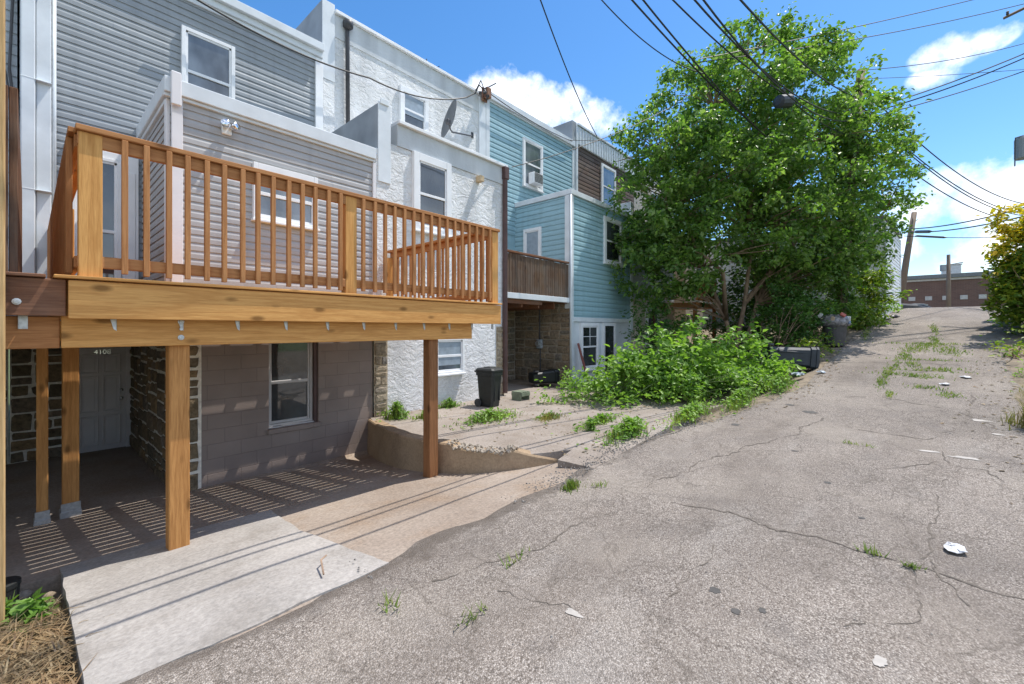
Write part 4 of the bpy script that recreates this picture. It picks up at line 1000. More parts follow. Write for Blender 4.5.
def bush(name, lobes, label, cat, leaf, base, per=36, cp=27, cr=.2, size=.155, aspect=.55, group=None, shell=.35, ns=24, up=.5, droop=.15, minz=None, stem=True):
    t = thing(name, base, label, cat, group or ('leafy weed bushes' if name == 'weed_bush' else 'dark shrubs under the tree' if name == 'dark_shrub' else None))
    P, tp = clumped(lobes, per, cp, cr, shell)
    zg = np.array([ground(a, b) for a, b in P[:, :2]]); P = P[P[:, 2] > zg + .02]
    V, F = leaf_mesh(P, size, up, aspect, droop); npbuild('foliage', V, F, leaf, t)
    if stem:
        mb = MB(); stems(mb, base, tp, .016, .004, 4, ns); mb.build('stems', bark if leaf is not weedleaf else grassstem, t)
    return t
grassstem = plain('green_stem', (.12, .17, .05), .7)
bush('weed_bush', [(9.96,4.15,.85,.95),(10.3,4.3,.5,.85),(9.6,4.3,.4,.7)], 'tall leafy weed bush in front of the blue house door', 'bush', weedleaf, (9.96, 4.15, .05))
bush('weed_bush', [(8.99,4.63,.6,.75),(8.7,4.5,.3,.6),(8.3,4.9,.2,.45)], 'sprawling weed bush nearest the old stone recess', 'bush', weedleaf, (8.9, 4.6, .02))
bush('weed_bush', [(10.9,3.54,.9,1.0),(11.3,3.9,.6,.9),(10.5,3.3,.4,.75)], 'tallest broad leaved weed bush in front of the tree trunk', 'bush', weedleaf, (10.9, 3.54, .15))
bush('weed_bush', [(12.2,2.85,.8,.9),(11.7,2.6,.6,.75),(12.6,2.2,.5,.5),(12.0,3.4,.7,.8)], 'weed bush hiding the fallen bin beside the alley', 'bush', weedleaf, (12.2, 2.8, .3))
bush('weed_bush', [(9.82,3.4,.35,.7),(9.3,3.6,.3,.55),(10.3,2.9,.35,.6)], 'low spreading weed bush at the front of the overgrown yard', 'bush', weedleaf, (9.8, 3.4, .1), size=.11)
bush('weed_bush', [(10.9,2.5,.4,.5),(11.3,2.2,.4,.4),(10.5,2.4,.3,.4)], 'low weed bush leaning over the asphalt edge', 'bush', weedleaf, (10.9, 2.4, .25), size=.11)
bush('weed_bush', [(8.2,4.4,.15,.5),(7.75,5.1,.12,.45),(8.8,4.0,.18,.5),(8.4,5.3,.2,.5),(9.4,3.5,.2,.5),(9.2,4.9,.3,.6),(7.3,5.5,.05,.35),(7.6,4.5,.05,.35),(8.7,5.8,.2,.5)], 'ankle high weed patch spilling onto the concrete yard', 'bush', weedleaf, (8.2, 4.4, 0), size=.10, ns=8)
bush('dark_shrub', [(15.89,2.44,2.0,1.05),(15.9,2.1,1.2,.8)], 'dark green shrub under the tree behind the fallen bin', 'shrub', darkleaf, (15.5, 2.8, .7), cp=34, size=.12)
bush('dark_shrub', [(17.4,2.3,2.3,.8),(17.6,1.9,1.8,.65),(16.8,2.1,1.6,.7)], 'dark vine covered shrub beside the grey rubbish can', 'shrub', darkleaf, (17.4, 2.2, 1.0), cp=34, size=.12)
bush('dark_shrub', [(13.0,4.8,1.3,.7),(13.0,5.6,1.7,.9),(15.4,5.3,1.3,.9)], 'shaded shrub around the base of the big tree', 'shrub', darkleaf, (13.5, 4.6, .2), cp=30, size=.12)
bush('dark_shrub', [(13.6,1.75,.85,.4),(14.3,1.7,1.0,.45),(15.2,1.55,1.0,.4)], 'fern like low green plants between fallen bin and rubbish can', 'plant', hedgeleaf, (14.3, 1.7, .7), size=.09, cp=60, per=22, cr=.14)
bush('climbing_vine', [(18.6,1.35,2.7,.4),(18.5,1.25,3.6,.6),(18.6,1.15,4.5,.65),(18.7,1.1,5.5,.65),(18.85,1.05,6.6,.65),(18.95,1.0,7.8,.55),(19.15,.98,8.8,.3)], 'leafy vine climbing the utility pole inside the tree', 'vine', treeleaf, (18.75, 1.5, 1.4), per=30, cp=70, cr=.16, size=.15, droop=.6, stem=False)
bush('dark_shrub', [(17.8,4.6,2.0,1.3),(19.2,4.2,2.6,1.4),(20.4,3.4,2.8,1.3),(18.6,3.2,2.0,1.1)], 'deep green thicket closing the view behind the tree trunk', 'shrub', darkleaf, (18.8, 4.0, 1.0), cp=26, size=.15)
# tree of heaven saplings: pinnate fronds
def sapling(base, lobes, label, nf):
    t = thing('sapling', base, label, 'sapling'); Ps = []; mb = MB()
    for _ in range(nf):
        x, y, z, r = lobes[rng.integers(len(lobes))]; d = rng.normal(size=3); d /= np.linalg.norm(d); d[2] = abs(d[2])*.4+.05
        o = np.array([x, y, z]) + rng.normal(size=3)*r*.4; L_ = rng.uniform(.45, .8); q = []
        for k in range(9):
            s = k/8; p = o + d*L_*s + np.array([0, 0, -.35*s*s*L_]); q.append(tuple(p))
            for _2 in range(2): Ps.append(p + rng.normal(size=3)*.045)
        mb.tube(q, [.008]*8+[.003], 3, False)
    tops = np.array([[l[0], l[1], l[2]] for l in lobes])
    for l in lobes: mb.tube([base, ((base[0]+l[0])/2+.1, (base[1]+l[1])/2, (base[2]+l[2])/2), l[:3]], [.03, .02, .01], 5)
    V, F = leaf_mesh(np.array(Ps), .19, .6, .34, .35); npbuild('foliage', V, F, ailleaf, t); mb.build('stems', grassstem, t)
sapling((21.2, .95, 1.7), [(22.16,.65,2.75,1.0),(22.06,.77,3.73,.7),(21.5,.9,3.2,.8)], 'yellow green sapling with feathery fronds before the white house', 100)
sapling((20.4, 1.0, 1.6), [(20.61,.89,1.95,.7),(20.0,1.2,2.2,.7),(21,.8,2.0,.6)], 'lower feathery sapling just past the grey rubbish can', 75)
bush('weed_bush', [(23.6,.5,2.3,.35),(24.6,.35,2.5,.3),(22.6,.7,2.2,.35),(25.8,.1,2.7,.3)], 'weeds along the foot of the white house', 'bush', weedleaf, (24, .5, 2.2), size=.12)
# golden hedge on the right
t = thing('golden_shrub', (18.7, -3.0, 1.3), 'tall shrub with golden yellow top at the right edge', 'shrub')
SH = [(18.11,-2.36,2.41,.58),(18.2,-2.45,3.8,.62),(18.57,-2.84,2.97,1.0),(18.57,-2.9,4.35,.62),(18.2,-2.5,1.85,.42),(18.94,-3.25,3.8,1.3),(19.5,-4.0,3.4,1.5),(18.6,-3.4,2.0,.9),(20.2,-3.6,3.0,1.4),(18.0,-2.15,3.2,.35),(18.1,-2.2,4.35,.3),(18.3,-2.1,2.75,.3)]
SH = [(x+.25, y-.32, z, r*.95) for x, y, z, r in SH]
P, tp = clumped(SH, 46, 70, .17, .6); P = P[P[:, 2] > 1.35]
ex = []
for (x, y, z) in ((17.95,-2.15,4.72),(18.05,-2.3,4.9),(18.5,-2.7,5.05),(18.0,-2.2,4.5)): ex.append(np.array([x, y, z]) + rng.normal(size=(40, 3))*np.array([.13,.13,.07]))
P = np.concatenate([P]+ex); V, F = leaf_mesh(P, .14, .5, .6, .1)
hgt = np.tile(P[:, 2], 2); out_ = np.tile(np.minimum(1, (np.abs(P[:, 1]+3.1)+np.abs(P[:, 0]-18.8))*.6), 2)
mi = ((hgt + rng.normal(size=len(hgt))*.55 - .6*(1-out_)) > 3.7).astype(int)
npbuild('foliage', V, F, [hedgeleaf, goldleaf], t, mi=mi)
mb = MB(); stems(mb, (18.7, -3.0, 1.2), tp, .03, .006, 5, 26); mb.build('stems', bark, t)
bush('ground_weeds', [(15.2,-2.0,1.05,.35),(14.6,-2.1,.95,.35),(16.0,-2.2,1.15,.35),(16.6,-2.5,1.2,.35)], 'low weeds at the foot of the golden shrub', 'weeds', hedgeleaf, (15.3, -2.1, .95), size=.11)
bush('ground_weeds', [(21.5,-2.9,1.9,.3),(22.3,-3.2,2.1,.3),(20.8,-2.7,1.8,.25)], 'bright green weeds behind the golden shrub at the far right edge of the alley', 'weeds', weedleaf, (21.6, -3.0, 1.8), size=.12)
# grass tufts
def tuft(name, cx, cy, rx, ry, h, n, label, mat, leaf=None, nl=0, zf=None, size=.07, z0=None):
    zf = zf or ground
    V = []; F = []; 
    for i in range(n):
        a = random.uniform(0, 6.28); q = abs(random.gauss(0, .5))*(1+.9*nz(math.cos(a)+cx, math.sin(a)+cy, 1.7, 3)); x = cx + rx*q*math.cos(a); y = cy + ry*q*math.sin(a); z = zf(x, y)
        d = random.uniform(0, 6.28); l = h*random.uniform(.5, 1.2)*max(.2, 1.1-q*.6); w = .004+.004*random.random(); b = random.uniform(.1, .7)*l
        ux, uy = math.cos(d), math.sin(d); o = len(V)
        V += [(x-uy*w, y+ux*w, z), (x+uy*w, y-ux*w, z), (x+ux*b*.4+uy*w*.7, y+uy*b*.4-ux*w*.7, z+l*.6), (x+ux*b*.4-uy*w*.7, y+uy*b*.4+ux*w*.7, z+l*.6), (x+ux*b, y+uy*b, z+l*.95), (x+ux*b+.001, y+uy*b, z+l*.95)]
        F += [(o, o+1, o+2, o+3), (o+3, o+2, o+5, o+4)]
    V = np.array(V).reshape(-1, 3); F = np.array(F, dtype=int).reshape(-1, 4); mi = np.zeros(len(F)); mats = [mat]
    if nl:
        a = rng.uniform(0, 6.28, nl); q = np.abs(rng.normal(size=nl))*.5*np.array([1+.9*nz(math.cos(b)+cx, math.sin(b)+cy, 1.7, 3) for b in a]); P = np.stack([cx+rx*q*np.cos(a), cy+ry*q*np.sin(a), np.zeros(nl)], 1)
        P[:, 2] = [zf(px, py) for px, py in P[:, :2]]; P[:, 2] += rng.random(nl)*h*.95*np.maximum(.15, 1.2-q*.8)+.01
        V2, F2 = leaf_mesh(P, size, .8, .55, -.1); F = np.concatenate([F, F2+len(V)]) if len(V) else F2; V = np.concatenate([V, V2]) if len(V) else V2
        mats = [mat, leaf]; mi = np.concatenate([mi, np.ones(len(F2))])
    o = npbuild(name, V, F, mats, None, (cx, cy, zf(cx, cy)), mi=mi)
    return tag(o, label, 'weeds', 'weed and grass clumps') if label else o
ya = lambda x, y: yardZ(x, y)
tuft('weed_clump', 5.4, 5.35, .75, .32, .16, 700, 'largest weed clump on the concrete yard by the black bin', grassm, weedleaf, 420, ya)
tuft('weed_clump', 4.42, 6.7, .22, .26, .30, 300, 'leafy weed clump against the stone strip by the stucco wall', grassm, weedleaf, 230, ya)
tuft('weed_clump', 4.75, 6.3, .3, .2, .12, 260, 'thin grass clump on top of the retaining wall end', grassm, weedleaf, 30, ya)
tuft('weed_clump', 5.75, 6.85, .35, .14, .16, 250, 'weed clump under the stucco house basement window', grassm, weedleaf, 130, ya)
tuft('weed_clump', 5.85, 3.55, .10, .09, .18, 30, 'single small round weed standing alone in the concrete yard', grassm, weedleaf, 110, ya)
tuft('weed_clump', 5.75, 2.85, .62, .26, .22, 420, 'bushy weed clump at the corner of yard and asphalt', grassm, weedleaf, 620, ya)
tuft('weed_clump', 6.5, 3.75, .7, .16, .13, 420, 'strip of weeds along the crack across the yard', grassm, weedleaf, 230, ya)
tuft('weed_clump', 6.2, 4.6, .4, .2, .12, 350, 'yellowish grass clump in the middle of the yard', drygrass, weedleaf, 40, ya)
tuft('weed_clump', 7.3, 2.5, .9, .25, .16, 900, 'green strip of weeds along the asphalt edge below the bushes', grassm, weedleaf, 420, lambda x, y: max(ground(x, y), aZ(x)))
tuft('weed_clump', 8.7, 2.1, .9, .2, .2, 900, 'grassy verge between the weed bushes and the asphalt', grassm, weedleaf, 500, lambda x, y: max(ground(x, y), aZ(x)))
tuft('weed_clump', 10.2, 1.75, .8, .22, .25, 500, 'weedy verge just before the fallen bin', grassm, weedleaf, 500, lambda x, y: max(ground(x, y), aZ(x)))
tuft('weed_clump', 3.62, 2.42, .22, .09, .08, 220, 'small grass tuft at the broken end of the retaining wall', grassm, None, 0, lambda x, y: aZ(x))
tuft('dry_tuft', 8.9, -1.55, .35, .3, .55, 1700, 'tall straw coloured grass tuft at the right edge of the alley', drygrass, weedleaf, 60)
tuft('dry_tuft', 11.0, -1.9, .5, .3, .25, 700, 'green and straw grass tuft beyond the tall one at right', drygrass, weedleaf, 200)
tuft('weed_clump', -.08, 4.2, .12, .2, .16, 50, 'bright green weeds beside the straw at bottom left', grassm, weedleaf, 90, lambda x, y: padF(y)-.08)
tuft('weed_clump', .02, 4.05, .10, .2, .16, 40, 'small green seedlings at the far left by the wooden post', grassm, weedleaf, 150, lambda x, y: padF(y)-.08)
tuft('weed_clump', 9.9, -1.75, .6, .25, .12, 260, 'scattered low weeds right of the tall straw coloured tuft', drygrass, weedleaf, 160)
tuft('weed_clump', 12.9, -2.1, .9, .3, .2, 420, 'weeds along the right edge before the golden shrub', grassm, weedleaf, 420)
# grass in the asphalt cracks: one mass
V = []; F = []
GR = [(11.34,.21,.5,.07),(12.62,.07,.6,.06),(14.68,-.21,.6,.1),(15.88,-.42,.5,.25),(16.58,-.74,.4,.3),(12.38,-.17,.15,.5),(12.18,-.47,.12,.35),(13.13,-.75,.2,.3),(13.6,-.31,.5,.12),(11.14,-.43,.15,.25),(3.95,.13,.02,.06),(3.9,-.08,.02,.06),(1.65,1.74,.12,.03),(1.39,2.17,.05,.05),(10.28,.05,.25,.05),(15.68,-1.07,.6,.25),(3.85,2.23,.08,.05),(17.5,-.9,.7,.1),(6.9,.35,.05,.2),(2.25,1.95,.12,.03),(10.6,-.75,.2,.15),(19.0,.7,1.5,.12),(12.0,.14,.9,.05),(13.6,-.05,.7,.05),(12.9,-.5,.06,.6),(14.3,-.6,.07,.7),(16.9,-.75,.1,.9),(20.0,-1.0,.9,.08)]
for (cx, cy, rx, ry) in GR:
    for i in range(int((260 if cx > 10 else 130)*max(.06, rx*ry*4)**.6)):
        x = cx + random.gauss(0, rx*.6); y = cy + random.gauss(0, ry*.6); z = aZ(x)+.005; d = random.uniform(0, 6.28); l = random.uniform(.02, .07); w = .004+.0006*x; ux, uy = math.cos(d), math.sin(d); b = l*.8; o = len(V)
        V += [(x-uy*w, y+ux*w, z), (x+uy*w, y-ux*w, z), (x+ux*b, y+uy*b, z+l), (x+ux*b-.001, y+uy*b, z+l)]; F.append((o, o+1, o+2, o+3))
tag(npbuild('grass', np.array(V), np.array(F), grassm), 'short grass growing in the asphalt cracks', 'grass', kind='stuff')
# dead leaves and bits blown along the verge and the yard
V = []; F = []
for i in range(900):
    if i % 3 == 0: x = random.uniform(4.4, 9.2); y = random.uniform(2.7, 7.0); z = yardZ(x, y)+.004
    elif i % 3 == 1: x = random.uniform(7, 24); y = yL(x)-abs(random.gauss(0, .22)); z = alleyZ(x, y)+.006
    else: x = random.uniform(5, 22); y = yR(x)+abs(random.gauss(0, .35)); z = alleyZ(x, y)+.006
    q = random.uniform(.012, .03)*(1+x*.03); d = random.uniform(0, 6.28); u = np.array([math.cos(d), math.sin(d), random.uniform(-.1,.3)])*q; w = np.array([-math.sin(d), math.cos(d), random.uniform(-.2,.2)])*q*.6; p = np.array([x, y, z]); o = len(V)
    V += [p-u, p+w+[0,0,.006], p+u, p-w+[0,0,.006]]; F.append((o, o+1, o+2, o+3))
tag(npbuild('dead_leaves', np.array(V), np.array(F), strawm), 'brown dead leaves blown along the alley edges and the yard', 'leaves', kind='stuff')
# straw
V = []; F = []
for i in range(5200):
    x = random.uniform(-.75, .17); y = random.uniform(2.75, 4.35)
    if random.random() > 1.15 - abs(y-3.5)*.8: continue
    z = padF(y) - .06 + .11*math.exp(-((x+.25)**2*4+(y-3.5)**2*1.6))*random.uniform(.4, 1.1); d = random.uniform(0, 6.28); l = random.uniform(.05, .2); w = random.uniform(.0012, .0042); t = random.uniform(-.3, .3)
    u = np.array([math.cos(d), math.sin(d), t]); s = np.array([-math.sin(d), math.cos(d), 0]); p = np.array([x, y, z]); o = len(V); bend = np.array([0, 0, random.uniform(0, .03)])
    V += [p-s*w, p+s*w, p+u*l*.5+s*w+bend, p+u*l*.5-s*w+bend, p+u*l+s*w*.3, p+u*l-s*w*.3]; F += [(o, o+1, o+2, o+3), (o+3, o+2, o+4, o+5)]
tag(npbuild('straw', np.array(V), np.array(F), strawm), 'dry straw heaped beside the new slab', 'straw', kind='stuff')
# rubble stones at the slab corner
for i, (x, y, s, lab) in enumerate(((-.02, 4.75, .05, 'grey rubble stone by the slab corner'), (.1, 4.55, .035, 'smaller brown rubble stone touching the slab corner'))):
    mb = MB(); mb.lathe([(.3,-.4),(.9,-.1),(1,.3),(.6,.65),(.15,.75)], n=9, wob=.15); mb.xf(Matrix.Translation((x, y, padF(y)-.06)) @ Matrix.Scale(s, 4)); tag(mb.build('stone', rubble if i == 0 else soil, origin=(x, y, padF(y)-.08), smooth=True), lab, 'stone')

# ------------------------------------------------------------------ bins, litter
def wheelie(loc, rot, label, mat, group=None):
    t = thing('wheelie_bin', (0,0,0), label, 'bin', group)
    mb = MB(); a, b, h = .22, .28, .92
    prof = [(.78, 0), (.80, .05), (.97, .80), (1.06, .805), (1.06, .9), (.98, .905)]
    def ring(s, z):
        w, d = a*s, b*s; c = .05; return [(-w+c,-d,z),(w-c,-d,z),(w,-d+c,z),(w,d-c,z),(w-c,d,z),(-w+c,d,z),(-w,d-c,z),(-w,-d+c,z)]
    for s, z in prof: mb.v += ring(s, z)
    mb.f = [(i*8+j, i*8+(j+1)%8, (i+1)*8+(j+1)%8, (i+1)*8+j) for i in range(len(prof)-1) for j in range(8)] + [tuple(range(8))[::-1]]; mb.m = [0]*len(mb.f)
    for x in (-.1, .1): mb.bbox(x-.02, x+.02, -.268-.0, -.235, .15, .72, .008)
    mb.build('body', mat, t)
    mb = MB(); rings = [(1.10, .907), (1.10, .945), (.95, .985), (.55, 1.005)]
    for s, z in rings: mb.v += ring(s, z)
    mb.f = [(i*8+j, i*8+(j+1)%8, (i+1)*8+(j+1)%8, (i+1)*8+j) for i in range(3) for j in range(8)] + [tuple(range(8))[::-1], tuple(24+j for j in range(8))]; mb.m = [0]*len(mb.f)
    mb.bbox(-.12, .12, -.12, .1, .99, 1.02, .01); mb.build('lid', mat, t)
    mb = MB(); mb.tube([(-.16,.27,.86),(-.16,.36,.9),(.16,.36,.9),(.16,.27,.86)], .016, 7); mb.build('handle', mat, t)
    for x in (-.25, .21):
        mb = MB(); mb.lathe([(.03,0),(.1,.0),(.105,.02),(.1,.04),(.03,.04)], n=16); mb.xf(Matrix.Translation((x, .2, .1)) @ Matrix.Rotation(R(90), 4, 'Y')); mb.build('wheel', darkm, t)
    t.location = loc; t.rotation_euler = rot; ORG[t.name] = tuple(loc); return t
B0 = wheelie((6.38, 6.3, 0), (0, 0, R(8)), 'black upright lidded bin against the white stucco wall', blackp)
B0.scale = (.8, .8, .8); copy_tree(B0, (9.3, 7.55, .24), (R(4), R(-88), R(150)), 'black bin tipped over on its side by the stone wall')
B2 = wheelie((12.35, 1.95, .88), (R(0), R(94), R(-62)), 'dark slate bin lying on its side in the weeds by the alley', bluep)
B2.location = (12.6, 2.45, .95); B2.scale = (1.15, 1.15, 1.1)
rc = thing('rubbish_can', (16.3, 1.35, aZ(16.3)), 'grey round rubbish can heaped with a clear bag of trash', 'bin')
mb = MB(); mb.lathe([(.24,0),(.25,.04),(.31,.60),(.345,.605),(.345,.68),(.32,.70)], (16.3, 1.35, aZ(16.3)), 24)
mb.build('body', greyp, rc, smooth=False)
mb = MB(); mb.lathe([(.345,.60),(.375,.66),(.38,.74),(.33,.85),(.24,.92),(.13,.95),(.05,.94)], (16.3, 1.35, aZ(16.3)), 26, .12); mb.build('trash_bag', clear, rc, smooth=True)
cols = [(.35,.09,.07),(.12,.2,.32),(.6,.58,.55),(.15,.25,.15),(.4,.3,.2)]
for i in range(9):
    a = i*.7+.3; mb = MB(); s = random.uniform(.05, .09); mb.bbox(-s, s, -s*.7, s*.7, -s*.5, s*.5, s*.25)
    mb.xf(Matrix.Translation((16.3+.36*math.cos(a), 1.35+.36*math.sin(a), aZ(16.3)+.70+.16*(i % 3)*.7)) @ Euler((i, i*2, i)).to_matrix().to_4x4())
    mb.build('trash', plain('trash_colour_%d' % i, cols[i % 5], .5, .2, 8) if i < 5 else MATS['trash_colour_%d' % (i-5)], rc)
cr = thing('slatted_crate', (7.45, 6.3, 0), 'small low grey green slatted crate beside the black upright bin', 'crate')
cg = plain('crate_paint', (.16, .19, .13), .8, .3, 8)
mb = MB()
for k in range(4): mb.bbox(7.3+.075*k, 7.36+.075*k, 6.2, 6.5, .17, .19, .004)
mb.build('top_slats', cg, cr)
mb = MB()
for (q0, q1, q2, q3, q4, q5) in ((7.3,7.59,6.19,6.205,.09,.168),(7.3,7.59,6.49,6.505,.09,.168),(7.29,7.31,6.21,6.485,-.01,.168),(7.575,7.595,6.21,6.485,-.01,.168)): mb.bbox(q0, q1, q2, q3, q4, q5, .003)
mb.build('sides', cg, cr)
mb = MB(); mb.bbox(-.05, .05, -.012, .012, 0, 1.2, .004); mb.xf(Matrix.Translation((10.98, EL-.34, .02)) @ Matrix.Rotation(R(-12), 4, 'X') @ Matrix.Rotation(R(-9), 4, 'Y')); tag(mb.build('board', redboard, origin=(10.98, EL-.34, 0)), 'faded red board leaning on the blue house basement window', 'board')
def crumple(x, y, z, s, m, label, flat=.4, name='litter'):
    mb = MB(); n = 12; mb.lathe([(.25,0),(.9,.12),(1,.4),(.7,.75),(.3,.9)], n=n, wob=.35); mb.xf(Matrix.Translation((x, y, z)) @ Matrix.Diagonal((s, s*.75, s*flat, 1)))
    mb.v = [(a+random.uniform(-.12,.12)*s, b+random.uniform(-.12,.12)*s, max(z, c+random.uniform(-.1,.1)*s)) for a, b, c in mb.v]
    return tag(mb.build(name, m, origin=(x, y, z)), label, 'litter', 'litter along the alley')
wl = plain('white_plastic', (.60, .60, .61), .5, .25, 30, bmp=.6, bscale=40); bl = plain('pale_blue_plastic', (.32, .37, .42), .4, .3, 14)
crumple(4.37, -.32, aZ(4.4)+.01, .075, wl, 'crumpled white plastic lying alone on the asphalt')
crumple(11.6, 1.62, aZ(11.6)+.01, .16, bl, 'pale blue grey plastic litter in front of the fallen bin')
crumple(12.1, 1.25, aZ(12.1)+.01, .12, bl, 'smaller grey plastic scrap on the alley beside the fallen bin', .3)
crumple(11.56, -.72, aZ(11.56)+.01, .09, wl, 'white paper scrap by the grass in the cracks', .3)
crumple(12.39, -1.06, aZ(12.39)+.01, .11, wl, 'white paper scrap nearest the right edge of the alley', .25)
crumple(22.9, .25, aZ(22.9)+.01, .22, wl, 'white bag among weeds at the foot of the white house', .6)
crumple(23.6, -.0, aZ(23.6)+.01, .2, darkm, 'dark rubbish bag among weeds near the white house', .6)
pl = MB(); pl.bbox(-.03, .03, -.03, .03, 0, 1.5, .005); pl.xf(Matrix.Translation((23.2, .35, aZ(23.2)+.1)) @ Matrix.Rotation(R(40), 4, 'Y')); tag(pl.build('plank', white, origin=(23.2, .35, aZ(23.2)+.1)), 'white plank propped in the weeds before the white house', 'plank')
mb = MB(); mb.lathe([(.085,0),(.095,.15),(.10,.16),(.10,.19),(.085,.195)], (-.13, 4.62, padF(4.6)-.08), 16); tag(mb.build('bucket', blackp, origin=(-.13, 4.62, padF(4.6)-.08)), 'small black bucket at the left edge under the deck', 'bucket')
# fallen twig on slab edge
mb = MB(); mb.tube([(1.28, 2.78, .0), (1.34, 2.95, .01), (1.40, 3.0, .0)], .006, 5); tag(mb.build('twig', bark, origin=(1.3, 2.8, -.02)), 'thin brown twig on the slab edge near the asphalt', 'twig')

# ------------------------------------------------------------------ far things
wh = thing('white_house', (26.5, 3, 2.2), 'white sided garage house beyond the tree at the alley crest', 'house')
u = Vector((5.5, -.5, 0)).normalized(); nrm = Vector((u.y, -u.x, 0))
FW = Frame((24.0, .28, 0), u, nrm); FW2 = Frame((24.0, .28, 0), (-nrm.x, -nrm.y, 0), (-u.x, -u.y, 0))
mb = MB(); mb.bbox(0.003, 5.5, .003, 8, 1.5, 6.2, .01); mb.xf(FW.M); mb.build('wall_core', white_v, wh)
siding(0, 5.5, 2.55, 6.1, FW, .16, .02).build('front_wall', white_v, wh); siding(0, 8, 2.3, 6.1, FW2, .16, .02).build('side_wall', white_v, wh)
mb = MB(); fbox(mb, FW, -.05, .12, .0, .05, 1.9, 6.1); fbox(mb, FW, 5.3, 5.5, 0, .05, 1.9, 6.1); mb.build('corner_board', trimg, wh)
mb = MB(); mb.bbox(-.1, 5.6, -.1, 8.1, 6.205, 6.4, .01); mb.xf(FW.M); mb.build('roof', roofm, wh)
mb = MB(); fbox(mb, FW2, 0, 8, 0, .04, 1.2, 2.29); mb.build('foundation', greyside, wh)

bb = thing('brick_building', (70, -5, 2.9), 'long low brick building across the end of the alley', 'building')
X5 = 66.0
bx('wall', farbr, bb, X5, X5+20, -14, 22, 1.5, 6.9)
mb = MB(); mb.bbox(X5-.35, X5+20, -14.3, 22, 7.12, 7.55, .02); mb.build('roof_edge', plain('grey_fascia', (.16,.17,.18), .6), bb)
mb = MB(); mb.bbox(X5-.15, X5-.0, -14.1, 22, 6.88, 7.115, .01); mb.build('cornice', plain('pale_band', (.5, .47, .44), .7), bb)
for k in range(9):
    y = -6.9 + 1.35*k + (.2 if k > 5 else 0); w = .28 if k < 6 else .55
    mb = MB(); mb.bbox(X5-.06, X5-.002, y-w, y+w, 4.75, 5.2, .01); f = mb.build('window', plain('pale_window', (.46,.44,.42), .5) if k == 0 else MATS['pale_window'], bb)
mb = MB(); mb.bbox(X5-.08, X5-.003, -5.5, 6, 1.8, 3.5, .01); mb.build('base_band', plain('base_render', (.42,.37,.33), .8), bb)
mb = MB(); mb.bbox(X5+3, X5+4.6, -5.6, -4.1, 7.5, 8.8, .03); mb.bbox(X5+2.9, X5+4.7, -5.7, -4.0, 8.8, 8.9, .02); mb.build('roof_unit', plain('unit_grey', (.55,.55,.54), .5), bb)

def car(x, y, z, yaw, paint, label):
    t = thing('parked_car', (x, y, z), label, 'car')
    Mx = Matrix.Translation((x, y, z)) @ Matrix.Rotation(yaw, 4, 'Z')
    def loft(secs):
        mb = MB(); n = len(secs[0])
        for s in secs: mb.v += s
        mb.f = [(i*n+j, i*n+(j+1)%n, (i+1)*n+(j+1)%n, (i+1)*n+j) for i in range(len(secs)-1) for j in range(n)] + [tuple(range(n))[::-1], tuple((len(secs)-1)*n+j for j in range(n))]; mb.m = [0]*len(mb.f); return mb
    def sec(xx, w, z0, z1, c=.1): return [(xx,-w,z0+c),(xx,-w+c,z0),(xx,w-c,z0),(xx,w,z0+c),(xx,w,z1-c),(xx,w-c,z1),(xx,-w+c,z1),(xx,-w,z1-c)]
    mb = loft([sec(-2.2,.75,.4,.75),sec(-2.1,.86,.28,.92),sec(-1.2,.9,.25,1.0),sec(.8,.9,.25,1.0),sec(1.7,.87,.25,.88),sec(2.2,.75,.38,.68)]); mb.xf(Mx); b = mb.build('body', paint, t)
    mb = loft([sec(-1.75,.72,.98,1.06,.03),sec(-1.2,.70,.98,1.45,.06),sec(.2,.70,.98,1.47,.06),sec(.95,.74,.98,1.04,.03)]); mb.xf(Mx); mb.build('windows', glassd, t)
    mb = loft([sec(-1.25,.66,1.44,1.48,.015),sec(-.3,.68,1.47,1.52,.02),sec(.25,.66,1.46,1.49,.015)]); mb.xf(Mx); mb.build('roof', paint, t)
    for wx_ in (-1.35, 1.35):
        for wy_ in (-.86, .70):
            mb = MB(); mb.lathe([(.2,0),(.31,.0),(.33,.03),(.33,.13),(.31,.16),(.2,.16)], n=18); mb.xf(Mx @ Matrix.Translation((wx_, wy_, .33)) @ Matrix.Rotation(R(-90), 4, 'X')); w = mb.build('wheel', darkm, t)
    for s in (-.6, .6):
        mb = MB(); mb.bbox(2.1, 2.19, s-.14, s+.14, .55, .68, .02); mb.xf(Mx); mb.build('headlight', metal, t)
    return t
car(36.5, .55, 2.2, R(-95), plain('dark_car_paint', (.045, .05, .055), .25, .05), 'dark parked car just over the alley crest behind the leaning pole')
car(43, -1.5, 1.9, R(-100), plain('silver_car_paint', (.5, .53, .52), .25, .05), 'pale silver parked car right of the dark one at the alley crest')

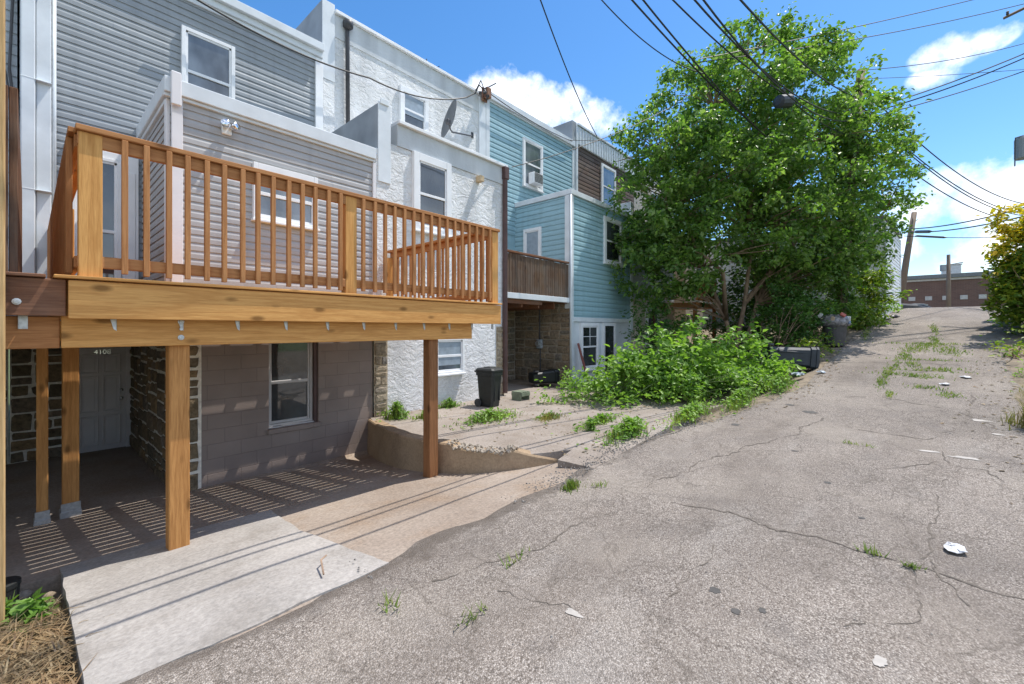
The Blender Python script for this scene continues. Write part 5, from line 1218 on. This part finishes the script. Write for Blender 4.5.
# poles and wires
def pole(name, b, t_, r, label, arm=None):
    o = thing(name, b, label, 'pole', 'utility poles along the alley')
    mb = MB(); b = Vector(b); t2 = Vector(t_); mb.tube([b+Vector((0,0,-.4)), b.lerp(t2, .5), t2], [r*1.12, r, r*.82], 12); mb.build('shaft', polez, o, smooth=True)
    if arm:
        for (z, h, ax) in arm:
            p = b.lerp(t2, (z-b.z)/(t2.z-b.z)); mb = MB(); a = Vector(ax)*h
            mb.tube([p-a, p+a], .06, 4); mb.build('cross_arm', polez, o)
            for k in (-.9, -.35, .35, .9):
                mb = MB(); mb.lathe([(.03,.03),(.05,.06),(.035,.1),(.05,.14),(.02,.18)], tuple(p+a*k+Vector((0,0,.03))), 8); mb.build('insulator', darkm, o)
    return o
pole('utility_pole', (18.77, 1.46, aZ(18.8)), (19.3, .86, 10.63), .15, 'brown utility pole rising through the tree crown')
pole('utility_pole', (36.2, -.2, 2.9), (36.87, -.95, 8.9), .165, 'tall leaning grey utility pole at the alley crest')
p3 = pole('utility_pole', (60, -4.0, 1.6), (60, -4.0, 8.9), .17, 'far thin utility pole before the brick building')
mb = MB(); mb.tube([(59.8, -3.6, 7.3), (59.8, -3.6, 7.9)], .22, 10); mb.build('transformer', greyside, p3)
mb = MB(); mb.tube([(60, -4.0, 7.9), (60, -5.0, 8.05)], .05, 5); mb.build('lamp_arm', greyside, p3)
p4 = pole('utility_pole', (25.1, -4.2, 2.0), (25.1, -4.2, 14.6), .17, 'tall utility pole with grey transformer at the right edge', [(13.9, 1.1, (.5, .87, 0))])
mb = MB(); c4 = (24.62, -3.62, 7.95); mb.lathe([(.05,-.02),(.24,0),(.25,.05),(.25,.72),(.23,.78),(.1,.82)], c4, 18); tfm = mb.build('transformer', greyside, p4, smooth=False)
mb = MB(); mb.tube([(24.2, -3.35, 8.65), (24.18, -3.33, 7.6)], .02, 5); mb.tube([(24.2, -3.35, 8.65), (24.6, -3.6, 8.8)], .02, 5); mb.build('lead', darkm, p4)
pole('utility_pole', (39.27, -6.56, 2.9), (39.27, -6.56, 9.3), .16, 'utility pole hidden behind the golden shrub')
pole('utility_pole', (-20, 2.4, -.2), (-20, 2.4, 10.6), .16, 'utility pole behind the viewer carrying the alley cables')
def sagline(a, b, sag, n=26):
    a, b = Vector(a), Vector(b); return [a.lerp(b, i/n) + Vector((0, 0, -4*sag*(i/n)*(1-i/n))) for i in range(n+1)]
def wire(name, pts_list, r, label, m=wirem):
    mb = MB()
    for pts in pts_list: mb.tube(pts, r, 5, False)
    return tag(mb.build(name, m, origin=pts_list[0][0]), label, 'cable', 'overhead cables')
P0 = (-20, 2.4, 9.6)
def through(mid, end, s1, s2, z0=9.6):
    p = (-20, 2.4, z0); a = sagline(p, mid, s1, 14); b = sagline(mid, end, s2, 26); return a[:-1]+b
wire('power_line', [through((6.98,5.7,9.11), (15.28,8.98,9.4), .0, .25)], .016, 'thin black cable curving down to the brown house cornice')
wire('power_line', [through((7.74,4.84,8.9), (12.13,3.81,8.48), .0, .35)], .013, 'slack thin cable drooping into the left of the tree crown')
wire('power_line', [through((7.29,3.84,8.02), (14.29,2.74,7.15), .5, .12), through((7.39,3.73,8.13), (14.33,2.69,7.09), .5, .16)], .018, 'pair of thick black cables slanting down into the middle of the tree')
wire('power_line', [through((7.71,3.37,8.13), (12.84,2.1,7.62), .4, .15), sagline((12.84,2.1,7.62), (19.28,.89,8.3), .25)], .016, 'black cable carrying the dark splice box')
wire('power_line', [through((7.01,2.65,7.31), (19.28,.89,9.17), .5, .75), through((7.16,2.48,7.25), (19.28,.89,8.96), .5, .85)], .017, 'thick pair of sagging black cables crossing the tree top')
wire('power_line', [through((7.55,2.04,7.22), (19.3,.86,9.66), .5, .35)], .018, 'black cable crossing the right part of the tree crown')
wire('power_line', [sagline((19.3,.86,10.11), (39.27,-6.56,8.81), 1.15)], .022, 'uppermost cable sagging right of the tree towards the golden shrub')
wire('power_line', [sagline((19.3,.86,9.38), (39.27,-6.56,8.29), 1.1), sagline((19.3,.86,9.3), (39.27,-6.56,8.2), 1.16)], .022, 'doubled cable sagging right of the tree with a small crossing')
wire('power_line', [sagline((19.3,.86,8.54), (39.2,-6.5,7.9), 1.05)], .022, 'lowest cable sagging right of the tree above the crest')
wire('power_line', [sagline((36.53,-.47,7.69), (25.13,-4.2,5.99), .25), sagline((36.53,-.47,7.88), (25.13,-4.2,6.35), .25)], .03, 'thick cable pair from the leaning pole with a splice sleeve')
wire('power_line', [sagline((36.53,-.47,7.44), (31.57,-5.42,5.93), .1), sagline((31.57,-5.42,5.93), (25.13,-8,5.4), .1)], .02, 'thin lower cable from the leaning pole ending behind the golden shrub')
mb = MB(); a, b = Vector((36.53,-.47,7.69)), Vector((25.13,-4.2,6.0)); mb.tube([a.lerp(b,.12)+Vector((0,0,-.1)), a.lerp(b,.14)+Vector((0,0,-.1)), a.lerp(b,.27)+Vector((0,0,-.19)), a.lerp(b,.29)+Vector((0,0,-.19))], [.03,.085,.085,.03], 8); tag(mb.build('splice_sleeve', darkm, origin=tuple(a.lerp(b,.2))), 'black splice sleeve on the thick cable near the leaning pole', 'sleeve')
mb = MB(); a, b = Vector((36.53,-.47,7.44)), Vector((31.57,-5.42,5.93)); mb.tube([a.lerp(b,.1), a.lerp(b,.12), a.lerp(b,.34)+Vector((0,0,-.08)), a.lerp(b,.36)+Vector((0,0,-.08))], [.02,.06,.06,.02], 8); tag(mb.build('splice_sleeve', darkm, origin=tuple(a.lerp(b,.2))), 'black splice sleeve on the thin lower cable by the leaning pole', 'sleeve')
T4 = lambda y: (25.1, -4.2, 1.6+(329-y)/430*16)
wire('power_line', [sagline((13.49,4.38,9.76), T4(-18), .1)], .014, 'high thin cable leaving the picture over the tree top')
wire('power_line', [sagline((13.49,4.38,9.67), T4(-1), .2)], .014, 'thin cable crossing the sky above the small cloud')
wire('power_line', [sagline((19.28,.89,10.63), T4(38), .2)], .013, 'thin cable crossing the small upper cloud')
wire('power_line', [sagline((19.3,.86,9.17), T4(45), .12), sagline((19.3,.86,9.05), T4(49), .16)], .022, 'doubled thick cable crossing just below the small upper cloud')
wire('power_line', [sagline((19.3,.86,8.9), T4(64), .1)], .018, 'cable rising right from the pole below the doubled one')
wire('power_line', [sagline((19.23,.94,10.32), T4(68), .05)], .009, 'faint thinnest cable crossing between the two clouds')
wire('power_line', [sagline((7.92,7.04,5.59), (14.53,4.72,9.38), .25)], .011, 'thin service cable from the stucco wing corner to the tree')
wire('power_line', [sagline((13.35,9.07,8.63), (18.9,1.2,9.0), .3)], .011, 'thin service cable from the blue house cornice to the tree')
wire('power_line', [sagline((1.8,8.95,7.28), (5.2,8.98,7.35), .16, 14)[:-1] + sagline((5.2,8.98,7.35), (8.2,9.0,8.12), .22, 14)[:-1] + [(8.2,9.0,8.12), (8.5,8.95,8.35), (8.62,8.92,8.62), (8.86,8.98,8.6)]], .018, 'slack black cable across grey and stucco house fronts')
wire('power_line', [sagline((9.1,9.0,8.62), (13.6,9.05,8.66), .12, 14)], .014, 'black cable clipped below the blue house cornice')
bxm = thing('splice_box', (12.84, 2.1, 7.4), 'dark cable splice box hanging in front of the tree', 'box')
mb = MB(); mb.lathe([(.08,-.24),(.16,-.2),(.17,.16),(.14,.23),(.05,.26)], n=12); mb.xf(Matrix.Translation((12.84, 2.1, 7.42)) @ Matrix.Rotation(R(75), 4, 'Y') @ Matrix.Rotation(R(25), 4, 'X')); mb.build('casing', bluep, bxm)
mb = MB(); mb.tube([(12.84, 2.1, 7.62), (12.84, 2.1, 7.75)], .03, 6); mb.build('hanger', darkm, bxm)

# ------------------------------------------------------------------ camera, sun, sky
yaw = math.atan(382/430)
cam = bpy.data.cameras.new('camera'); co = bpy.data.objects.new('camera', cam); C.objects.link(co)
cam.sensor_width = 36; cam.lens = 36*430/1024; cam.clip_end = 2000; cam.clip_start = .05
co.location = (0, 0, 1.6); co.rotation_euler = (R(90), 0, yaw - R(90)); cam.shift_y = -(342-329)/1024
S.camera = co
SD = Vector((.41, -.165, 1)).normalized()      # towards the sun
sl = bpy.data.lights.new('sun', 'SUN'); sl.energy = 3.7; sl.angle = R(.3); sl.color = (1, .95, .88)
so = bpy.data.objects.new('sun', sl); C.objects.link(so); so.rotation_euler = SD.to_track_quat('Z', 'Y').to_euler()
W = bpy.data.worlds.new('World'); S.world = W; W.use_nodes = True; nt = W.node_tree
bg = nt.nodes['Background']
sky = N(nt, 'ShaderNodeTexSky'); sky.sky_type = 'NISHITA'; sky.sun_disc = False
sky.sun_elevation = math.asin(SD.z); sky.sun_rotation = math.atan2(SD.x, SD.y); sky.air_density = 1.0; sky.dust_density = .25; sky.ozone_density = 2.2
hs = N(nt, 'ShaderNodeHueSaturation'); hs.inputs['Saturation'].default_value = 1.28; hs.inputs['Value'].default_value = .95
L(nt, sky.outputs[0], hs.inputs['Color'])
tc = N(nt, 'ShaderNodeTexCoord'); vec = tc.outputs['Generated']
CL = [((.56,.62,.0), 0, 0)]
def pdir(x, y):
    c, s = math.cos(yaw), math.sin(yaw); q = (x-512)/430; return Vector((c+s*q, s-c*q, (329-y)/430)).normalized()
clouds = [((500,98),.11,.5),((550,112),.10,.45),((590,125),.09,.36),((950,50),.05,.42),((985,38),.04,.40),((932,78),.035,.26),((985,190),.10,.60),((925,205),.075,.48),((1045,185),.10,.5),((890,250),.06,.3),((1000,245),.06,.42),((1060,250),.14,.4)]
tot = None
for (px, rad, amp) in clouds:
    d = pdir(*px)
    dist = N(nt, 'ShaderNodeVectorMath', operation='SUBTRACT'); L(nt, vec, dist.inputs[0]); dist.inputs[1].default_value = d
    scl = N(nt, 'ShaderNodeVectorMath', operation='MULTIPLY'); L(nt, dist.outputs[0], scl.inputs[0]); scl.inputs[1].default_value = (1/rad, 1/rad, 1.75/rad)
    ln = N(nt, 'ShaderNodeVectorMath', operation='LENGTH'); L(nt, scl.outputs[0], ln.inputs[0])
    f = math_(nt, 'MULTIPLY', math_(nt, 'MAXIMUM', math_(nt, 'SUBTRACT', 1.0, ln.outputs['Value']), 0.0), amp*1.3)
    tot = f if tot is None else math_(nt, 'MAXIMUM', tot, f)
nv = noise_tex(nt, vec, 11, 9, .62); nv2 = noise_tex(nt, vec, 2.2, 7, .55)
m1 = math_(nt, 'ADD', tot, math_(nt, 'MULTIPLY', math_(nt, 'SUBTRACT', nv, .5), 1.5))
mask = ramp(nt, m1, [(.05, (0,0,0)), (.2, (.35,)*3), (.42, (.95,)*3)])
gate = ramp(nt, tot, [(0, (0,0,0)), (.06, (1,1,1))])
mask = math_(nt, 'MULTIPLY', mask, gate)
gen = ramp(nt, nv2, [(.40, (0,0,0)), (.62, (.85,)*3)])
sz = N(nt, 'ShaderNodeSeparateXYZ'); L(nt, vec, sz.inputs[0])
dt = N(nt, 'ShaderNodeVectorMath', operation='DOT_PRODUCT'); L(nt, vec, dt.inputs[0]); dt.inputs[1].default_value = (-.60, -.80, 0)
behind = math_(nt, 'MULTIPLY', gen, ramp(nt, math_(nt, 'ADD', math_(nt, 'MULTIPLY', dt.outputs['Value'], .5), .5), [(.5, (0,0,0)), (.62, (1,1,1))]))  # unseen clouds behind the camera, thickened as added white fill for the facades
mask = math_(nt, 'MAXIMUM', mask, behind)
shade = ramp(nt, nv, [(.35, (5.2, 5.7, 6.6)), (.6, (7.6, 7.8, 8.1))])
for n_ in nt.nodes:
    pass
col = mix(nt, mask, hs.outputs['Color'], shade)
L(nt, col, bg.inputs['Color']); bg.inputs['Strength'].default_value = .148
S.view_settings.view_transform = 'Standard'; S.view_settings.look = 'None'; S.view_settings.exposure = 0.62; S.view_settings.gamma = 1
S.cycles.max_bounces = 6; S.cycles.transparent_max_bounces = 4; S.cycles.use_denoising = True
